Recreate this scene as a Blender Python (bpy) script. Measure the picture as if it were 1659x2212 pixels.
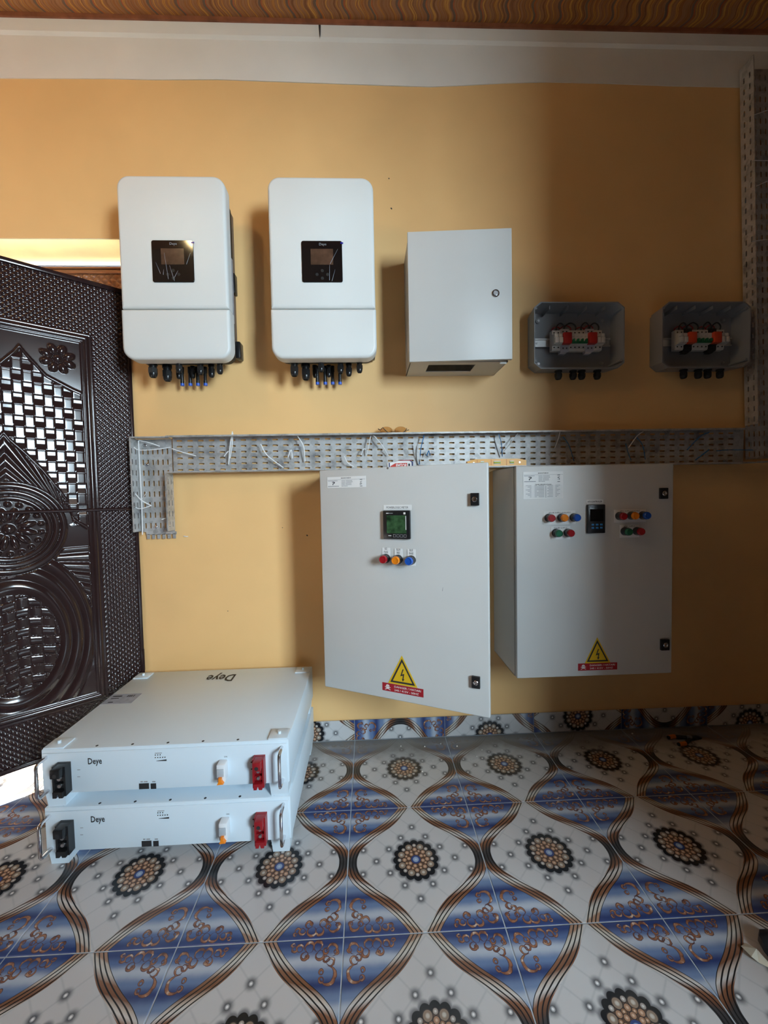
import bpy, bmesh, math, random
import numpy as np
from mathutils import Vector, Matrix
random.seed(7)
for o in list(bpy.data.objects): bpy.data.objects.remove(o)
SC = bpy.context.scene
COL = SC.collection
PI = math.pi

# ------------------------------------------------------------------ camera
IW, IH = 1659, 2212
F = 872.03; PITCH = .0408; YAW = .0365; ROLL = -.0192; CD = 1.7574; CH = 1.0801
cp, sp, cy, sy = math.cos(PITCH), math.sin(PITCH), math.cos(YAW), math.sin(YAW)
FW = np.array([sy*cp, cy*cp, -sp]); R0 = np.array([cy, -sy, 0.]); U0 = np.cross(R0, FW)
RT = math.cos(ROLL)*R0 + math.sin(ROLL)*U0; UP = -math.sin(ROLL)*R0 + math.cos(ROLL)*U0
CP = np.array([0., -CD, CH])
cam = bpy.data.cameras.new('camera'); cam.sensor_fit = 'HORIZONTAL'; cam.sensor_width = 36
cam.lens = 36*F/IW; cam.clip_start = .02
camo = bpy.data.objects.new('camera', cam); COL.objects.link(camo)
camo.matrix_world = Matrix(((RT[0], UP[0], -FW[0], CP[0]), (RT[1], UP[1], -FW[1], CP[1]), (RT[2], UP[2], -FW[2], CP[2]), (0, 0, 0, 1)))
SC.camera = camo
def ray(px, py): return RT*(px-IW/2)/F - UP*(py-IH/2)/F + FW
def aty(px, py, y):                       # pixel -> point on the plane y = const (parallel to the wall)
    d = ray(px, py); return CP + d*((y-CP[1])/d[1])
def atz(px, py, z):                       # pixel -> point on a horizontal plane
    d = ray(px, py); return CP + d*((z-CP[2])/d[2])

# ------------------------------------------------------------------ world, sun, lights, exposure
vs = SC.view_settings; vs.view_transform = 'Standard'; vs.look = 'None'; vs.gamma = 1; vs.use_curve_mapping = False
vs.exposure = 0.0
wd = bpy.data.worlds.new('sky'); SC.world = wd; wd.use_nodes = True
wn = wd.node_tree.nodes; wl = wd.node_tree.links
wbg = wn['Background']; wsky = wn.new('ShaderNodeTexSky'); wsky.sky_type = 'HOSEK_WILKIE'
wsky.sun_direction = Vector((.2, .64, .74)).normalized(); wsky.turbidity = 4
wl.new(wsky.outputs[0], wbg.inputs[0]); wbg.inputs[1].default_value = 2.0
def lamp(name, kind, energy, color, loc, direction, **k):
    l = bpy.data.lights.new(name, kind); l.energy = energy; l.color = color
    for a, b in k.items(): setattr(l, a, b)
    o = bpy.data.objects.new(name, l); COL.objects.link(o); o.location = loc
    o.rotation_euler = Vector(direction).to_track_quat('-Z', 'Y').to_euler()
    return o
lamp('sun', 'SUN', 120, (1, .93, .80), (-1.5, 4, 5), (-.16, -.62, -.77), angle=.01)
WIN_R = (1.80, 3.00, 1.20, 2.68)      # window in the rear wall: x0, x1, z0, z1
WIN_L = (-2.25, -.75, 2.05, 2.85)    # unseen clerestory added to warm the upper left wall: y0, y1, z0, z1
lamp('rear_window_daylight', 'AREA', 375, (.70, .88, 1.0), ((WIN_R[0]+WIN_R[1])/2, -4.07, (WIN_R[2]+WIN_R[3])/2), (0, 1, 0),
     shape='RECTANGLE', size=WIN_R[1]-WIN_R[0], size_y=WIN_R[3]-WIN_R[2])
lamp('left_warm_fill', 'AREA', 7, (1.0, .87, .66), (-2.42, (WIN_L[0]+WIN_L[1])/2, (WIN_L[2]+WIN_L[3])/2), (1, 0, 0),
     shape='RECTANGLE', size=WIN_L[3]-WIN_L[2], size_y=WIN_L[1]-WIN_L[0])  # added warm fill from the left, through an assumed opening

# ------------------------------------------------------------------ node expression helper
class X:
    def __init__(s, nt, sock): s.nt = nt; s.s = sock
    def _m(s, op, *a, clamp=False):
        n = s.nt.nodes.new('ShaderNodeMath'); n.operation = op; n.use_clamp = clamp
        for i, q in enumerate((s,)+a):
            if isinstance(q, X): s.nt.links.new(q.s, n.inputs[i])
            else: n.inputs[i].default_value = q
        return X(s.nt, n.outputs[0])
    def __add__(s, o): return s._m('ADD', o)
    __radd__ = __add__
    def __sub__(s, o): return s._m('SUBTRACT', o)
    def __rsub__(s, o): return (s*-1.0)+o
    def __mul__(s, o): return s._m('MULTIPLY', o)
    __rmul__ = __mul__
    def __truediv__(s, o): return s._m('DIVIDE', o)
    def abs(s): return s._m('ABSOLUTE')
    def fract(s): return s._m('FRACT')
    def sqrt(s): return s._m('SQRT')
    def min(s, o): return s._m('MINIMUM', o)
    def max(s, o): return s._m('MAXIMUM', o)
    def lt(s, o): return s._m('LESS_THAN', o)
    def gt(s, o): return s._m('GREATER_THAN', o)
    def sin(s): return s._m('SINE')
    def ss(s, a, b):                      # smooth step from a to b
        n = s.nt.nodes.new('ShaderNodeMapRange'); n.interpolation_type = 'SMOOTHSTEP'
        s.nt.links.new(s.s, n.inputs[0]); n.inputs[1].default_value = a; n.inputs[2].default_value = b
        return X(s.nt, n.outputs[0])
    def ramp(s, stops, interp='LINEAR'):
        n = s.nt.nodes.new('ShaderNodeValToRGB'); cr = n.color_ramp; cr.interpolation = interp
        while len(cr.elements) < len(stops): cr.elements.new(.5)
        for e, (p, c) in zip(cr.elements, stops): e.position = p
        for e, (p, c) in zip(cr.elements, stops): e.color = (*c, 1)
        s.nt.links.new(s.s, n.inputs[0]); return X(s.nt, n.outputs[0])
    def curve(s, pts):                    # 0..1 -> 0..1 through points
        n = s.nt.nodes.new('ShaderNodeFloatCurve'); c = n.mapping.curves[0]
        while len(c.points) < len(pts): c.points.new(.5, .5)
        for q, (a, b) in zip(c.points, pts): q.location = (a, b)
        n.mapping.update(); s.nt.links.new(s.s, n.inputs['Value']); return X(s.nt, n.outputs[0])
def mixc(f, a, b):
    nt = f.nt if isinstance(f, X) else a.nt
    n = nt.nodes.new('ShaderNodeMix'); n.data_type = 'RGBA'
    for i, q in ((0, f), (6, a), (7, b)):
        if isinstance(q, X): nt.links.new(q.s, n.inputs[i])
        else: n.inputs[i].default_value = q if i == 0 else (*q, 1)
    return X(nt, n.outputs[2])
def noise(nt, vec, scale, detail=2, rough=.5):
    n = nt.nodes.new('ShaderNodeTexNoise'); n.inputs['Scale'].default_value = scale
    n.inputs['Detail'].default_value = detail; n.inputs['Roughness'].default_value = rough
    if vec is not None: nt.links.new(vec, n.inputs['Vector'])
    return X(nt, n.outputs['Fac'])
MATS = {}
def mat(name, col=(.5, .5, .5), rough=.5, metal=0., var=.06, vscale=6., bump=0., bscale=300., spec=.5, trans=0., emit=None, coat=0., alpha=1.):
    m = bpy.data.materials.new(name); m.use_nodes = True; nt = m.node_tree
    b = nt.nodes['Principled BSDF']
    tc = nt.nodes.new('ShaderNodeTexCoord').outputs['Object']
    n = noise(nt, tc, vscale, 3)
    c1 = tuple(max(0, x*(1-var)) for x in col); c2 = tuple(min(1, x*(1+var)) for x in col)
    nt.links.new(n.ramp([(.3, c1), (.7, c2)]).s, b.inputs['Base Color'])
    b.inputs['Roughness'].default_value = rough; b.inputs['Metallic'].default_value = metal
    b.inputs['Specular IOR Level'].default_value = spec; b.inputs['Transmission Weight'].default_value = trans
    b.inputs['Coat Weight'].default_value = coat; b.inputs['Alpha'].default_value = alpha
    if emit: b.inputs['Emission Color'].default_value = (*emit[0], 1); b.inputs['Emission Strength'].default_value = emit[1]
    if bump:
        bn = nt.nodes.new('ShaderNodeBump'); bn.inputs['Strength'].default_value = bump; bn.inputs['Distance'].default_value = .001
        nt.links.new(noise(nt, tc, bscale, 2).s, bn.inputs['Height']); nt.links.new(bn.outputs[0], b.inputs['Normal'])
    MATS[name] = m; return m

mat('wall_paint', (.84, .525, .225), .55, var=.05, vscale=2.5, bump=.12, bscale=220)
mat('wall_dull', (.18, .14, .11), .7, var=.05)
mat('wall_white', (.80, .78, .73), .6, var=.04, vscale=4, bump=.15, bscale=120)
mat('soffit', (.80, .70, .48), .7, var=.08, vscale=8)  # paled to carry the glare under the lintel
mat('grout', (.40, .45, .50), .8, var=.15, vscale=30)
mat('inverter_white', (.70, .71, .69), .42, var=.01, bump=.05, bscale=900)
mat('cab_grey', (.60, .605, .59), .42, var=.015, bump=.10, bscale=700)
mat('battery_white', (.67, .78, .86), .42, var=.01, bump=.05, bscale=700)
mat('combiner_grey', (.26, .27, .285), .5, var=.03, bump=.1, bscale=500)
mat('black_plastic', (.012, .012, .013), .28, var=.2)
mat('black_matt', (.010, .010, .010), .55, var=.2)
mat('black_glass', (.008, .006, .006), .08, var=.1)
mat('heatsink', (.16, .12, .10), .5, metal=.3, var=.1)
mat('screen_brown', (.085, .045, .028), .12, var=.25, vscale=40)
mat('screen_green', (.035, .085, .035), .10, var=.7, vscale=38)
mat('label_grey', (.33, .36, .42), .4, var=.15, vscale=60)
mat('paper_white', (.82, .82, .81), .5, var=.02)
mat('ink', (.02, .02, .022), .6, var=.1)
mat('ink_soft', (.30, .31, .33), .6, var=.15, vscale=200)
mat('print_white', (.80, .78, .76), .5, var=.02)
mat('blue_tip', (.02, .09, .50), .35, var=.1)
mat('film_blue', (.01, .01, .25), .3, var=.1)
mat('chrome', (.72, .72, .74), .14, metal=1., var=.03)
mat('zinc_dull', (.45, .45, .46), .35, metal=.9, var=.1, vscale=40)
mat('din_metal', (.62, .62, .62), .28, metal=.9, var=.05)
mat('module_white', (.62, .60, .56), .45, var=.03)
mat('module_grey', (.50, .50, .56), .45, var=.03)
mat('red_block', (.42, .018, .016), .42, var=.05)
mat('orange_block', (.62, .065, .022), .42, var=.05)
mat('green_toggle', (.008, .14, .055), .4, var=.1)
mat('wire_black', (.010, .010, .011), .4, var=.2)
mat('wire_red', (.30, .012, .012), .4, var=.1)
mat('lens_red', (.34, .008, .014), .18, var=.05, coat=.5)
mat('lens_amber', (.80, .23, .010), .18, var=.05, coat=.5)
mat('lens_blue', (.010, .085, .42), .18, var=.05, coat=.5)
mat('lens_green', (.012, .14, .070), .2, var=.05, coat=.5)
mat('warn_yellow', (.72, .46, .010), .4, var=.03)
mat('danger_red', (.36, .010, .018), .4, var=.05)
mat('terminal_red', (.30, .010, .016), .35, var=.08)
mat('breaker_white', (.76, .79, .82), .4, var=.02)
mat('breaker_grey', (.42, .46, .50), .45, var=.05)
mat('toggle_orange', (.85, .24, .010), .4, var=.05)
mat('level_yellow', (.78, .36, .010), .4, var=.04)
mat('vial_green', (.42, .50, .05), .1, var=.1)
mat('emt_blue', (.020, .030, .12), .4, var=.1)
mat('emt_red', (.55, .035, .020), .4, var=.05)
mat('tie_white', (.80, .80, .80), .35, var=.03)
mat('tie_blue', (.008, .16, .42), .35, var=.05)
mat('plier_orange', (.60, .17, .01), .5, var=.1)
mat('lens_tint', (.72, .52, .30), .03, var=.02, trans=.95)
mat('glasses_dark', (.03, .012, .008), .3, var=.1)
mat('door_brown', (.026, .013, .013), .13, var=.08, vscale=12, spec=.55)
mat('transom_brown_lit', (.20, .085, .038), .35, var=.08, vscale=12)  # door brown made lighter; the light falling on the transom is in the colour
mat('outside_ground', (.55, .50, .42), .9, var=.1)
mat('window_frame', (.60, .58, .54), .5, var=.03)
mat('ceiling_edge', (.26, .09, .04), .6, var=.3, vscale=20)
mat('scrap_white', (.62, .60, .50), .5, var=.1)
mat('bag_dark', (.02, .022, .035), .35, var=.3)
mat('debris', (.62, .58, .52), .7, var=.2)

def galvanised():
    m = bpy.data.materials.new('galvanised'); m.use_nodes = True; nt = m.node_tree; b = nt.nodes['Principled BSDF']
    tc = nt.nodes.new('ShaderNodeTexCoord').outputs['Object']
    n = noise(nt, tc, 16, 5, .65)
    v = nt.nodes.new('ShaderNodeTexVoronoi'); v.inputs['Scale'].default_value = 55; nt.links.new(tc, v.inputs['Vector'])
    w = X(nt, v.outputs['Color'])
    c = n.ramp([(.30, (.15, .15, .165)), (.46, (.38, .37, .355)), (.58, (.46, .455, .45)), (.70, (.24, .24, .26))])
    nt.links.new(mixc(.22, c, w).s, b.inputs['Base Color'])
    hs = nt.nodes.new('ShaderNodeHueSaturation'); hs.inputs['Saturation'].default_value = .0
    nt.links.new(w.s, hs.inputs['Color']); mx = mixc(.20, c, X(nt, hs.outputs[0])); nt.links.new(mx.s, b.inputs['Base Color'])
    b.inputs['Metallic'].default_value = .40
    nt.links.new(n.ramp([(.3, (.38,)*3), (.7, (.55,)*3)]).s, b.inputs['Roughness'])
    MATS['galvanised'] = m
galvanised()

def ceiling_mat():
    m = bpy.data.materials.new('ceiling_pattern'); m.use_nodes = True; nt = m.node_tree; b = nt.nodes['Principled BSDF']
    g = nt.nodes.new('ShaderNodeNewGeometry').outputs['Position']
    sx = nt.nodes.new('ShaderNodeSeparateXYZ'); nt.links.new(g, sx.inputs[0])
    x = X(nt, sx.outputs[0]); y = X(nt, sx.outputs[1])
    nz = noise(nt, g, 22, 3, .6)
    xx = x + (y*62.0 + x*1.3).sin()*.012 + (nz-.5)*.012
    cb = nt.nodes.new('ShaderNodeCombineXYZ'); nt.links.new(xx.s, cb.inputs[0]); nt.links.new((y*.02).s, cb.inputs[1])
    n1 = noise(nt, cb.outputs[0], 62, 2, .6)
    ph = (xx*9.2).fract()
    dark = ((ph-.5).abs()).lt(.045)
    c = n1.ramp([(.28, (.14, .045, .012)), (.40, (.27, .105, .030)), (.47, (.36, .165, .070)), (.53, (.30, .10, .018)), (.59, (.62, .32, .060)), (.64, (.30, .085, .016)), (.72, (.50, .20, .03))])
    c = mixc(dark*.75, c, (.10, .085, .07))
    red = ((ph-.57).abs()).lt(.012)
    c = mixc(red*.8, c, (.50, .07, .015))
    nt.links.new(c.s, b.inputs['Base Color']); b.inputs['Roughness'].default_value = .6
    MATS['ceiling_pattern'] = m
ceiling_mat()

def tile_mat():
    m = bpy.data.materials.new('printed_tile'); m.use_nodes = True; nt = m.node_tree; b = nt.nodes['Principled BSDF']
    uv = nt.nodes.new('ShaderNodeUVMap'); uv.uv_map = 'UVMap'
    sx = nt.nodes.new('ShaderNodeSeparateXYZ'); nt.links.new(uv.outputs[0], sx.inputs[0])
    u = X(nt, sx.outputs[0]); v = X(nt, sx.outputs[1]); ax = u.abs(); ay = v.abs()
    ay2 = ay*2.0
    xb = ay2.curve([(0, .435), (.10, .428), (.23, .395), (.40, .300), (.61, .165), (.72, .110), (.88, .048), (1, .008)])
    cs = ay2.curve([(0, 1), (.12, .93), (.23, .80), (.40, .62), (.61, .64), (.72, .70), (.88, .82), (1, .86)])
    nd = (ax - xb)*cs
    # quilted white field with pearl buttons on a diamond lattice
    L = .097
    a = (u+v)/(2*L); c = (u-v)/(2*L)
    da = (a.fract()-.5); dc = (c.fract()-.5)
    db = (da*da+dc*dc).sqrt()*(L*1.41421)
    crease = (da.abs().min(dc.abs()))
    far = (a - a.fract()); far2 = (c - c.fract())
    puff = crease.ss(0.0, .07)
    white = mixc(puff, (.46, .465, .475), (.53, .53, .535))
    near = ((nd+.055).gt(0.0)*ay.gt(.14)).max(ay.gt(.44))
    db = db + near*1.0
    white = mixc(db.ss(.002, .048), (.035, .037, .045), white)
    white = mixc(db.ss(.0135, .0105), white, (.36, .36, .37))
    hx = da*L*1.4-.002; hz = dc*L*1.4+.001
    white = mixc(db.ss(.0095, .003), white, (.82, .82, .82))
    # blue banded field
    nz = noise(nt, uv.outputs[0], 9, 3)
    blue = (ay2 + (nz-.5)*.05).ramp([(0, (.10, .15, .30)), (.10, (.045, .075, .20)), (.20, (.17, .24, .38)), (.30, (.42, .47, .55)), (.40, (.16, .23, .38)), (.53, (.030, .050, .155)), (.64, (.13, .20, .36)), (.76, (.43, .48, .56)), (.86, (.09, .14, .29)), (.95, (.028, .050, .16)), (1, (.035, .06, .18))], 'EASE')
    # copper scrolls around every tile corner
    q = nt.nodes.new('ShaderNodeCombineXYZ'); nt.links.new((.5-ax).s, q.inputs[0]); nt.links.new((.5-ay).s, q.inputs[1])
    nz2 = noise(nt, uv.outputs[0], 26, 2)
    wob = nt.nodes.new('ShaderNodeVectorMath'); wob.operation = 'ADD'
    wc = nt.nodes.new('ShaderNodeCombineXYZ'); nt.links.new(((nz2-.5)*.022).s, wc.inputs[0]); nt.links.new(((nz-.5)*.020).s, wc.inputs[1])
    nt.links.new(q.outputs[0], wob.inputs[0]); nt.links.new(wc.outputs[0], wob.inputs[1])
    dist = None
    for (cx, cz, r, ang) in ((.080, .190, .042, 150), (.112, .212, .013, 20), (.118, .176, .011, -60), (.070, .128, .020, 200), (.092, .112, .016, 30), (.066, .066, .030, 240), (.100, .070, .014, 60), (.134, .088, .022, 100), (.152, .044, .024, -100), (.200, .046, .026, -80), (.222, .084, .019, 80), (.206, .092, .009, 0), (.258, .048, .018, -60), (.288, .050, .014, 100), (.300, .030, .009, 0), (.040, .075, .012, 180)):
        n = nt.nodes.new('ShaderNodeVectorMath'); n.operation = 'SUBTRACT'; nt.links.new(wob.outputs[0], n.inputs[0]); n.inputs[1].default_value = (cx, cz, 0)
        ln_ = nt.nodes.new('ShaderNodeVectorMath'); ln_.operation = 'LENGTH'; nt.links.new(n.outputs[0], ln_.inputs[0])
        dt = nt.nodes.new('ShaderNodeVectorMath'); dt.operation = 'DOT_PRODUCT'; nt.links.new(n.outputs[0], dt.inputs[0]); dt.inputs[1].default_value = (math.cos(math.radians(ang)), math.sin(math.radians(ang)), 0)
        e = (X(nt, ln_.outputs['Value'])-r).abs() - X(nt, dt.outputs['Value'])*.16
        dist = e if dist is None else dist.min(e)
    cop = nz2.ramp([(.30, (.10, .045, .035)), (.47, (.27, .115, .065)), (.60, (.36, .18, .10)), (.70, (.60, .50, .42))])
    blue = mixc(dist.ss(.0058, .0036), blue, mixc(dist.ss(.0036, .0005), (.075, .035, .04), cop))
    # ribbon
    rb = (ay2 + nd*1.6 + (nz-.5)*.06).ramp([(0, (.030, .030, .033)), (.14, (.050, .048, .050)), (.22, (.13, .060, .035)), (.32, (.24, .105, .055)), (.42, (.60, .58, .56)), (.50, (.50, .42, .36)), (.60, (.19, .080, .042)), (.74, (.24, .115, .065)), (.86, (.56, .54, .50)), (.96, (.50, .44, .37)), (1, (.34, .20, .13))])
    t = nd/.074
    ln = ((t*3.4+.10).fract()-.5).abs()
    rb = mixc(ln.ss(.21, .10), rb, (.012, .011, .012))
    col = mixc(nd.gt(0.0), white, rb)
    col = mixc(nd.gt(.074), col, blue)
    # medallion
    r = (u*u+v*v).sqrt()
    at = u._m('ARCTAN2', v)
    k = at*(8/(2*PI))
    def beads(R, rad, off, colin, colout, base):
        f = ((k+off).fract()-.5)*(2*PI/8)
        d2 = r*r + R*R - (f._m('COSINE'))*r*(2*R)
        d = d2.max(0.0).sqrt()
        base = mixc(d.ss(rad*1.22, rad*1.08), base, (.03, .025, .025))
        base = mixc(d.ss(rad*1.02, rad*.9), base, colout)
        return mixc(d.ss(rad*.62, rad*.2), base, colin)
    f8 = (((k).fract()-.5)*(2*PI/8))._m('COSINE')
    fe = (k*2.0+.5).fract()-.5
    edge = r + fe*fe*.070 - .006
    med = mixc(edge.ss(.122, .116), (.010, .011, .014), (.10, .055, .035))
    cpo = (.36, .20, .12); cpi = (.60, .42, .30)
    med = beads(.112, .0255, 0, (.52, .48, .42), (.26, .19, .14), med)
    med = beads(.120, .0140, .5, (.62, .60, .57), (.34, .30, .27), med)
    med = beads(.084, .0165, .5, cpi, cpo, med)
    med = beads(.074, .0130, 0, cpi, (.25, .13, .07), med)
    med = beads(.052, .0150, .25, cpi, cpo, med)
    med = mixc(r.ss(.036, .032), med, (.035, .06, .19))
    med = mixc(r.ss(.024, .019), med, (.26, .35, .52))
    med = mixc(r.ss(.014, .004), med, (.42, .50, .62))
    col = mixc(edge.ss(.190, .164), col, mixc(.75, col, (.08, .08, .09)))
    col = mixc(edge.ss(.164, .159), col, med)
    # cement dust trodden along the foot of the wall
    g = nt.nodes.new('ShaderNodeNewGeometry').outputs['Position']
    gs = nt.nodes.new('ShaderNodeSeparateXYZ'); nt.links.new(g, gs.inputs[0])
    gy = X(nt, gs.outputs[1]); gz = X(nt, gs.outputs[2])
    nd2 = noise(nt, g, 7, 4, .6)
    dust = (gy + (nd2-.5)*.22).ss(-.20, -.03)*gz.lt(.004)*.92
    col = mixc(dust, col, (.20, .185, .165))
    film = (noise(nt, g, 2.2, 4, .6)).ss(.42, .75)*.16
    col = mixc(film, col, (.33, .31, .28))
    nt.links.new(col.s, b.inputs['Base Color'])
    rg = (dust*.55) + .20
    nt.links.new((rg+(nd2-.5)*.12).s, b.inputs['Roughness'])
    b.inputs['Specular IOR Level'].default_value = .4
    MATS['printed_tile'] = m
tile_mat()

# ------------------------------------------------------------------ mesh helpers
class MB:
    def __init__(s): s.v = []; s.f = []; s.uv = None
    def add(s, v, f):
        o = len(s.v); s.v += [tuple(map(float, q)) for q in v]; s.f += [tuple(i+o for i in q) for q in f]; return s
    def box(s, x0, x1, y0, y1, z0, z1):
        return s.add([(x, y, z) for z in (z0, z1) for y in (y0, y1) for x in (x0, x1)],
                     [(0, 2, 3, 1), (4, 5, 7, 6), (0, 1, 5, 4), (2, 6, 7, 3), (0, 4, 6, 2), (1, 3, 7, 5)])
    def bbox(s, x0, x1, y0, y1, z0, z1, b=.002, seg=2):
        bm = bmesh.new(); bmesh.ops.create_cube(bm, size=1)
        for q in bm.verts: q.co = Vector(((x0+x1)/2+q.co.x*(x1-x0), (y0+y1)/2+q.co.y*(y1-y0), (z0+z1)/2+q.co.z*(z1-z0)))
        bmesh.ops.bevel(bm, geom=list(bm.edges), offset=min(b, .49*min(x1-x0, y1-y0, z1-z0)), segments=seg, profile=.5, affect='EDGES')
        bm.verts.index_update(); s.add([q.co[:] for q in bm.verts], [[q.index for q in f.verts] for f in bm.faces]); bm.free(); return s
    def loft(s, rings, cap0=True, cap1=True):
        n = len(rings[0]); o = []
        for r in rings: o += r
        f = []
        for i in range(len(rings)-1):
            for j in range(n): f.append((i*n+j, i*n+(j+1) % n, (i+1)*n+(j+1) % n, (i+1)*n+j))
        if cap0: f.append(tuple(range(n))[::-1])
        if cap1: f.append(tuple((len(rings)-1)*n+j for j in range(n)))
        return s.add(o, f)
    def cyl(s, p0, p1, r, n=16, r1=None):
        p0, p1 = Vector(p0), Vector(p1); d = (p1-p0).normalized(); a = d.orthogonal().normalized(); c = d.cross(a)
        R = [r, r if r1 is None else r1]
        return s.loft([[tuple(p+(a*math.cos(2*PI*j/n)+c*math.sin(2*PI*j/n))*rr) for j in range(n)] for p, rr in ((p0, R[0]), (p1, R[1]))])
    def lathe(s, p0, axis, prof, n=20):     # prof: (distance along axis, radius)
        p0 = Vector(p0); d = Vector(axis).normalized(); a = d.orthogonal().normalized(); c = d.cross(a)
        return s.loft([[tuple(p0+d*h+(a*math.cos(2*PI*j/n)+c*math.sin(2*PI*j/n))*max(r, 1e-5)) for j in range(n)] for h, r in prof])
    def tube(s, pts, r, n=6, flat=1.0):
        pts = [Vector(p) for p in pts]; rings = []; a = None
        for i, p in enumerate(pts):
            d = (pts[min(i+1, len(pts)-1)]-pts[max(i-1, 0)]).normalized()
            a = d.orthogonal().normalized() if a is None else (a-d*a.dot(d)).normalized()
            c = d.cross(a)
            rings.append([tuple(p+a*math.cos(2*PI*j/n)*r+c*math.sin(2*PI*j/n)*r*flat) for j in range(n)])
        return s.loft(rings)
    def prism(s, poly, y0, y1):             # polygon in x,z pushed along y
        return s.loft([[(x, y0, z) for x, z in poly], [(x, y1, z) for x, z in poly]])
    def build(s, name, m, parent=None, loc=(0, 0, 0), rot=(0, 0, 0), smooth=35):
        me = bpy.data.meshes.new(name); me.from_pydata(s.v, [], s.f)
        bm = bmesh.new(); bm.from_mesh(me); bmesh.ops.recalc_face_normals(bm, faces=list(bm.faces)); bm.to_mesh(me); bm.free()
        me.materials.append(MATS[m])
        if smooth:
            me.polygons.foreach_set('use_smooth', [True]*len(me.polygons)); me.set_sharp_from_angle(angle=math.radians(smooth))
        o = bpy.data.objects.new(name, me); COL.objects.link(o); o.location = loc; o.rotation_euler = rot
        if parent: o.parent = parent
        return o
def spline(pts, n=8):                       # Catmull-Rom through points
    P = [np.array(p, float) for p in pts]; P = [2*P[0]-P[1]]+P+[2*P[-1]-P[-2]]; out = []
    for i in range(1, len(P)-2):
        for t in np.linspace(0, 1, n, endpoint=False):
            a, b, c, d = P[i-1:i+3]
            out.append(.5*((2*b)+(c-a)*t+(2*a-5*b+4*c-d)*t*t+(3*b-a-3*c+d)*t**3))
    return [tuple(q) for q in out]+[tuple(P[-2])]
def rr(x0, x1, z0, z1, r, n=6):             # rounded rectangle in x,z; r = one radius or (bl, br, tr, tl)
    if not isinstance(r, (tuple, list)): r = (r,)*4
    out = []
    for (cx, cz, q, a0) in ((x0+r[0], z0+r[0], r[0], PI), (x1-r[1], z0+r[1], r[1], 1.5*PI), (x1-r[2], z1-r[2], r[2], 0), (x0+r[3], z1-r[3], r[3], .5*PI)):
        for i in range(n+1):
            t = a0+.5*PI*i/n; out.append((cx+q*math.cos(t), cz+q*math.sin(t)))
    return out
def tag(o, label, cat=None, group=None, kind=None):
    o['label'] = label
    if cat: o['category'] = cat
    if group: o['group'] = group
    if kind: o['kind'] = kind
    return o
def thing(name, label, cat, loc=(0, 0, 0), rot=(0, 0, 0), group=None, kind=None):
    o = bpy.data.objects.new(name, None); COL.objects.link(o); o.location = loc; o.rotation_euler = rot; o.empty_display_size = .05
    return tag(o, label, cat, group, kind)
TXT = {}
def text(s, size, mat_, parent, loc, rot=(PI/2, 0, 0), name='lettering', width=None, bold=0.):
    key = (s, bold)
    if key not in TXT:
        cu = bpy.data.curves.new('t', 'FONT'); cu.body = s; cu.size = 1; cu.align_x = 'CENTER'; cu.align_y = 'CENTER'; cu.offset = bold; cu.resolution_u = 2
        to = bpy.data.objects.new('t', cu); COL.objects.link(to)
        dg = bpy.context.evaluated_depsgraph_get(); TXT[key] = bpy.data.meshes.new_from_object(to.evaluated_get(dg))
        bpy.data.objects.remove(to); bpy.data.curves.remove(cu)
    me = TXT[key].copy(); me.name = name
    n = len(me.vertices); co = np.zeros(n*3); me.vertices.foreach_get('co', co); co = co.reshape(-1, 3)
    w = np.ptp(co[:, 0]); co -= (co.max(0)+co.min(0))/2; co *= size
    if width: co[:, 0] *= width/(w*size)
    me.vertices.foreach_set('co', co.ravel()); me.materials.clear(); me.materials.append(MATS[mat_])
    o = bpy.data.objects.new(name, me); COL.objects.link(o); o.parent = parent; o.location = loc; o.rotation_euler = rot
    return o
# warm the lettering cache while the scene is still small
for s_, b_ in (('Deye', 0.), ('Deye', .02), ('POWERLOGIC METER', 0.), ('DANGER / HATARI', .01), ('240 / 415V - 50HZ', .01), ('MANUFACTURED BY', .02), ('RED\nPHASE', 0.), ('YELLOW\nPHASE', 0.), ('BLUE\nPHASE', 0.),
               ('SOLAR SUPPLY AVAILABLE', 0.), ('SOLAR SUPPLY', 0.), ('KPLC SUPPLY AVAILABLE', 0.), ('KPLC SUPPLY', 0.), ('ATS CONTROLLER', .02), ('EMTOP', .02), ('PANEL SPECIFICATIONS', .02), ('SMART', .02), ('ON', 0.)):
    cu = bpy.data.curves.new('t', 'FONT'); cu.body = s_; cu.size = 1; cu.align_x = 'CENTER'; cu.align_y = 'CENTER'; cu.offset = b_; cu.resolution_u = 2
    to = bpy.data.objects.new('t', cu); COL.objects.link(to)
    dg = bpy.context.evaluated_depsgraph_get(); TXT[(s_, b_)] = bpy.data.meshes.new_from_object(to.evaluated_get(dg))
    bpy.data.objects.remove(to); bpy.data.curves.remove(cu)

# ------------------------------------------------------------------ the room
XL, XR, YR, ZC = -2.4, 1.98, -4.05, 3.03
XE = 3.3; YP = -1.9          # the room widens to the right behind the added partition
DOOR_X0, DOOR_X1, DOOR_Z = -1.90, -.990, 2.166
w = MB(); T_ = .19
w.box(DOOR_X1, XR, 0, T_, -.05, ZC); w.box(DOOR_X0, DOOR_X1, 0, T_, DOOR_Z, ZC); w.box(XL, DOOR_X0, 0, T_, -.05, ZC)
wb = tag(w.build('wall_back', 'wall_paint', smooth=0), 'tan painted wall carrying the inverters and cabinets', 'wall', kind='structure')
for (px, py, r_) in ((845, 451, .0042), (840, 386, .003), (663, 1157, .004), (492, 1320, .002), (610, 1140, .002), (790, 440, .0015)):
    p = aty(px, py, 0); MB().cyl((p[0], -.0004, p[2]), (p[0]+.001, .004, p[2]+.001), r_, 8).build('drill_hole', 'ink', wb)
w = MB(); a, b, c, d = WIN_L
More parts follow.
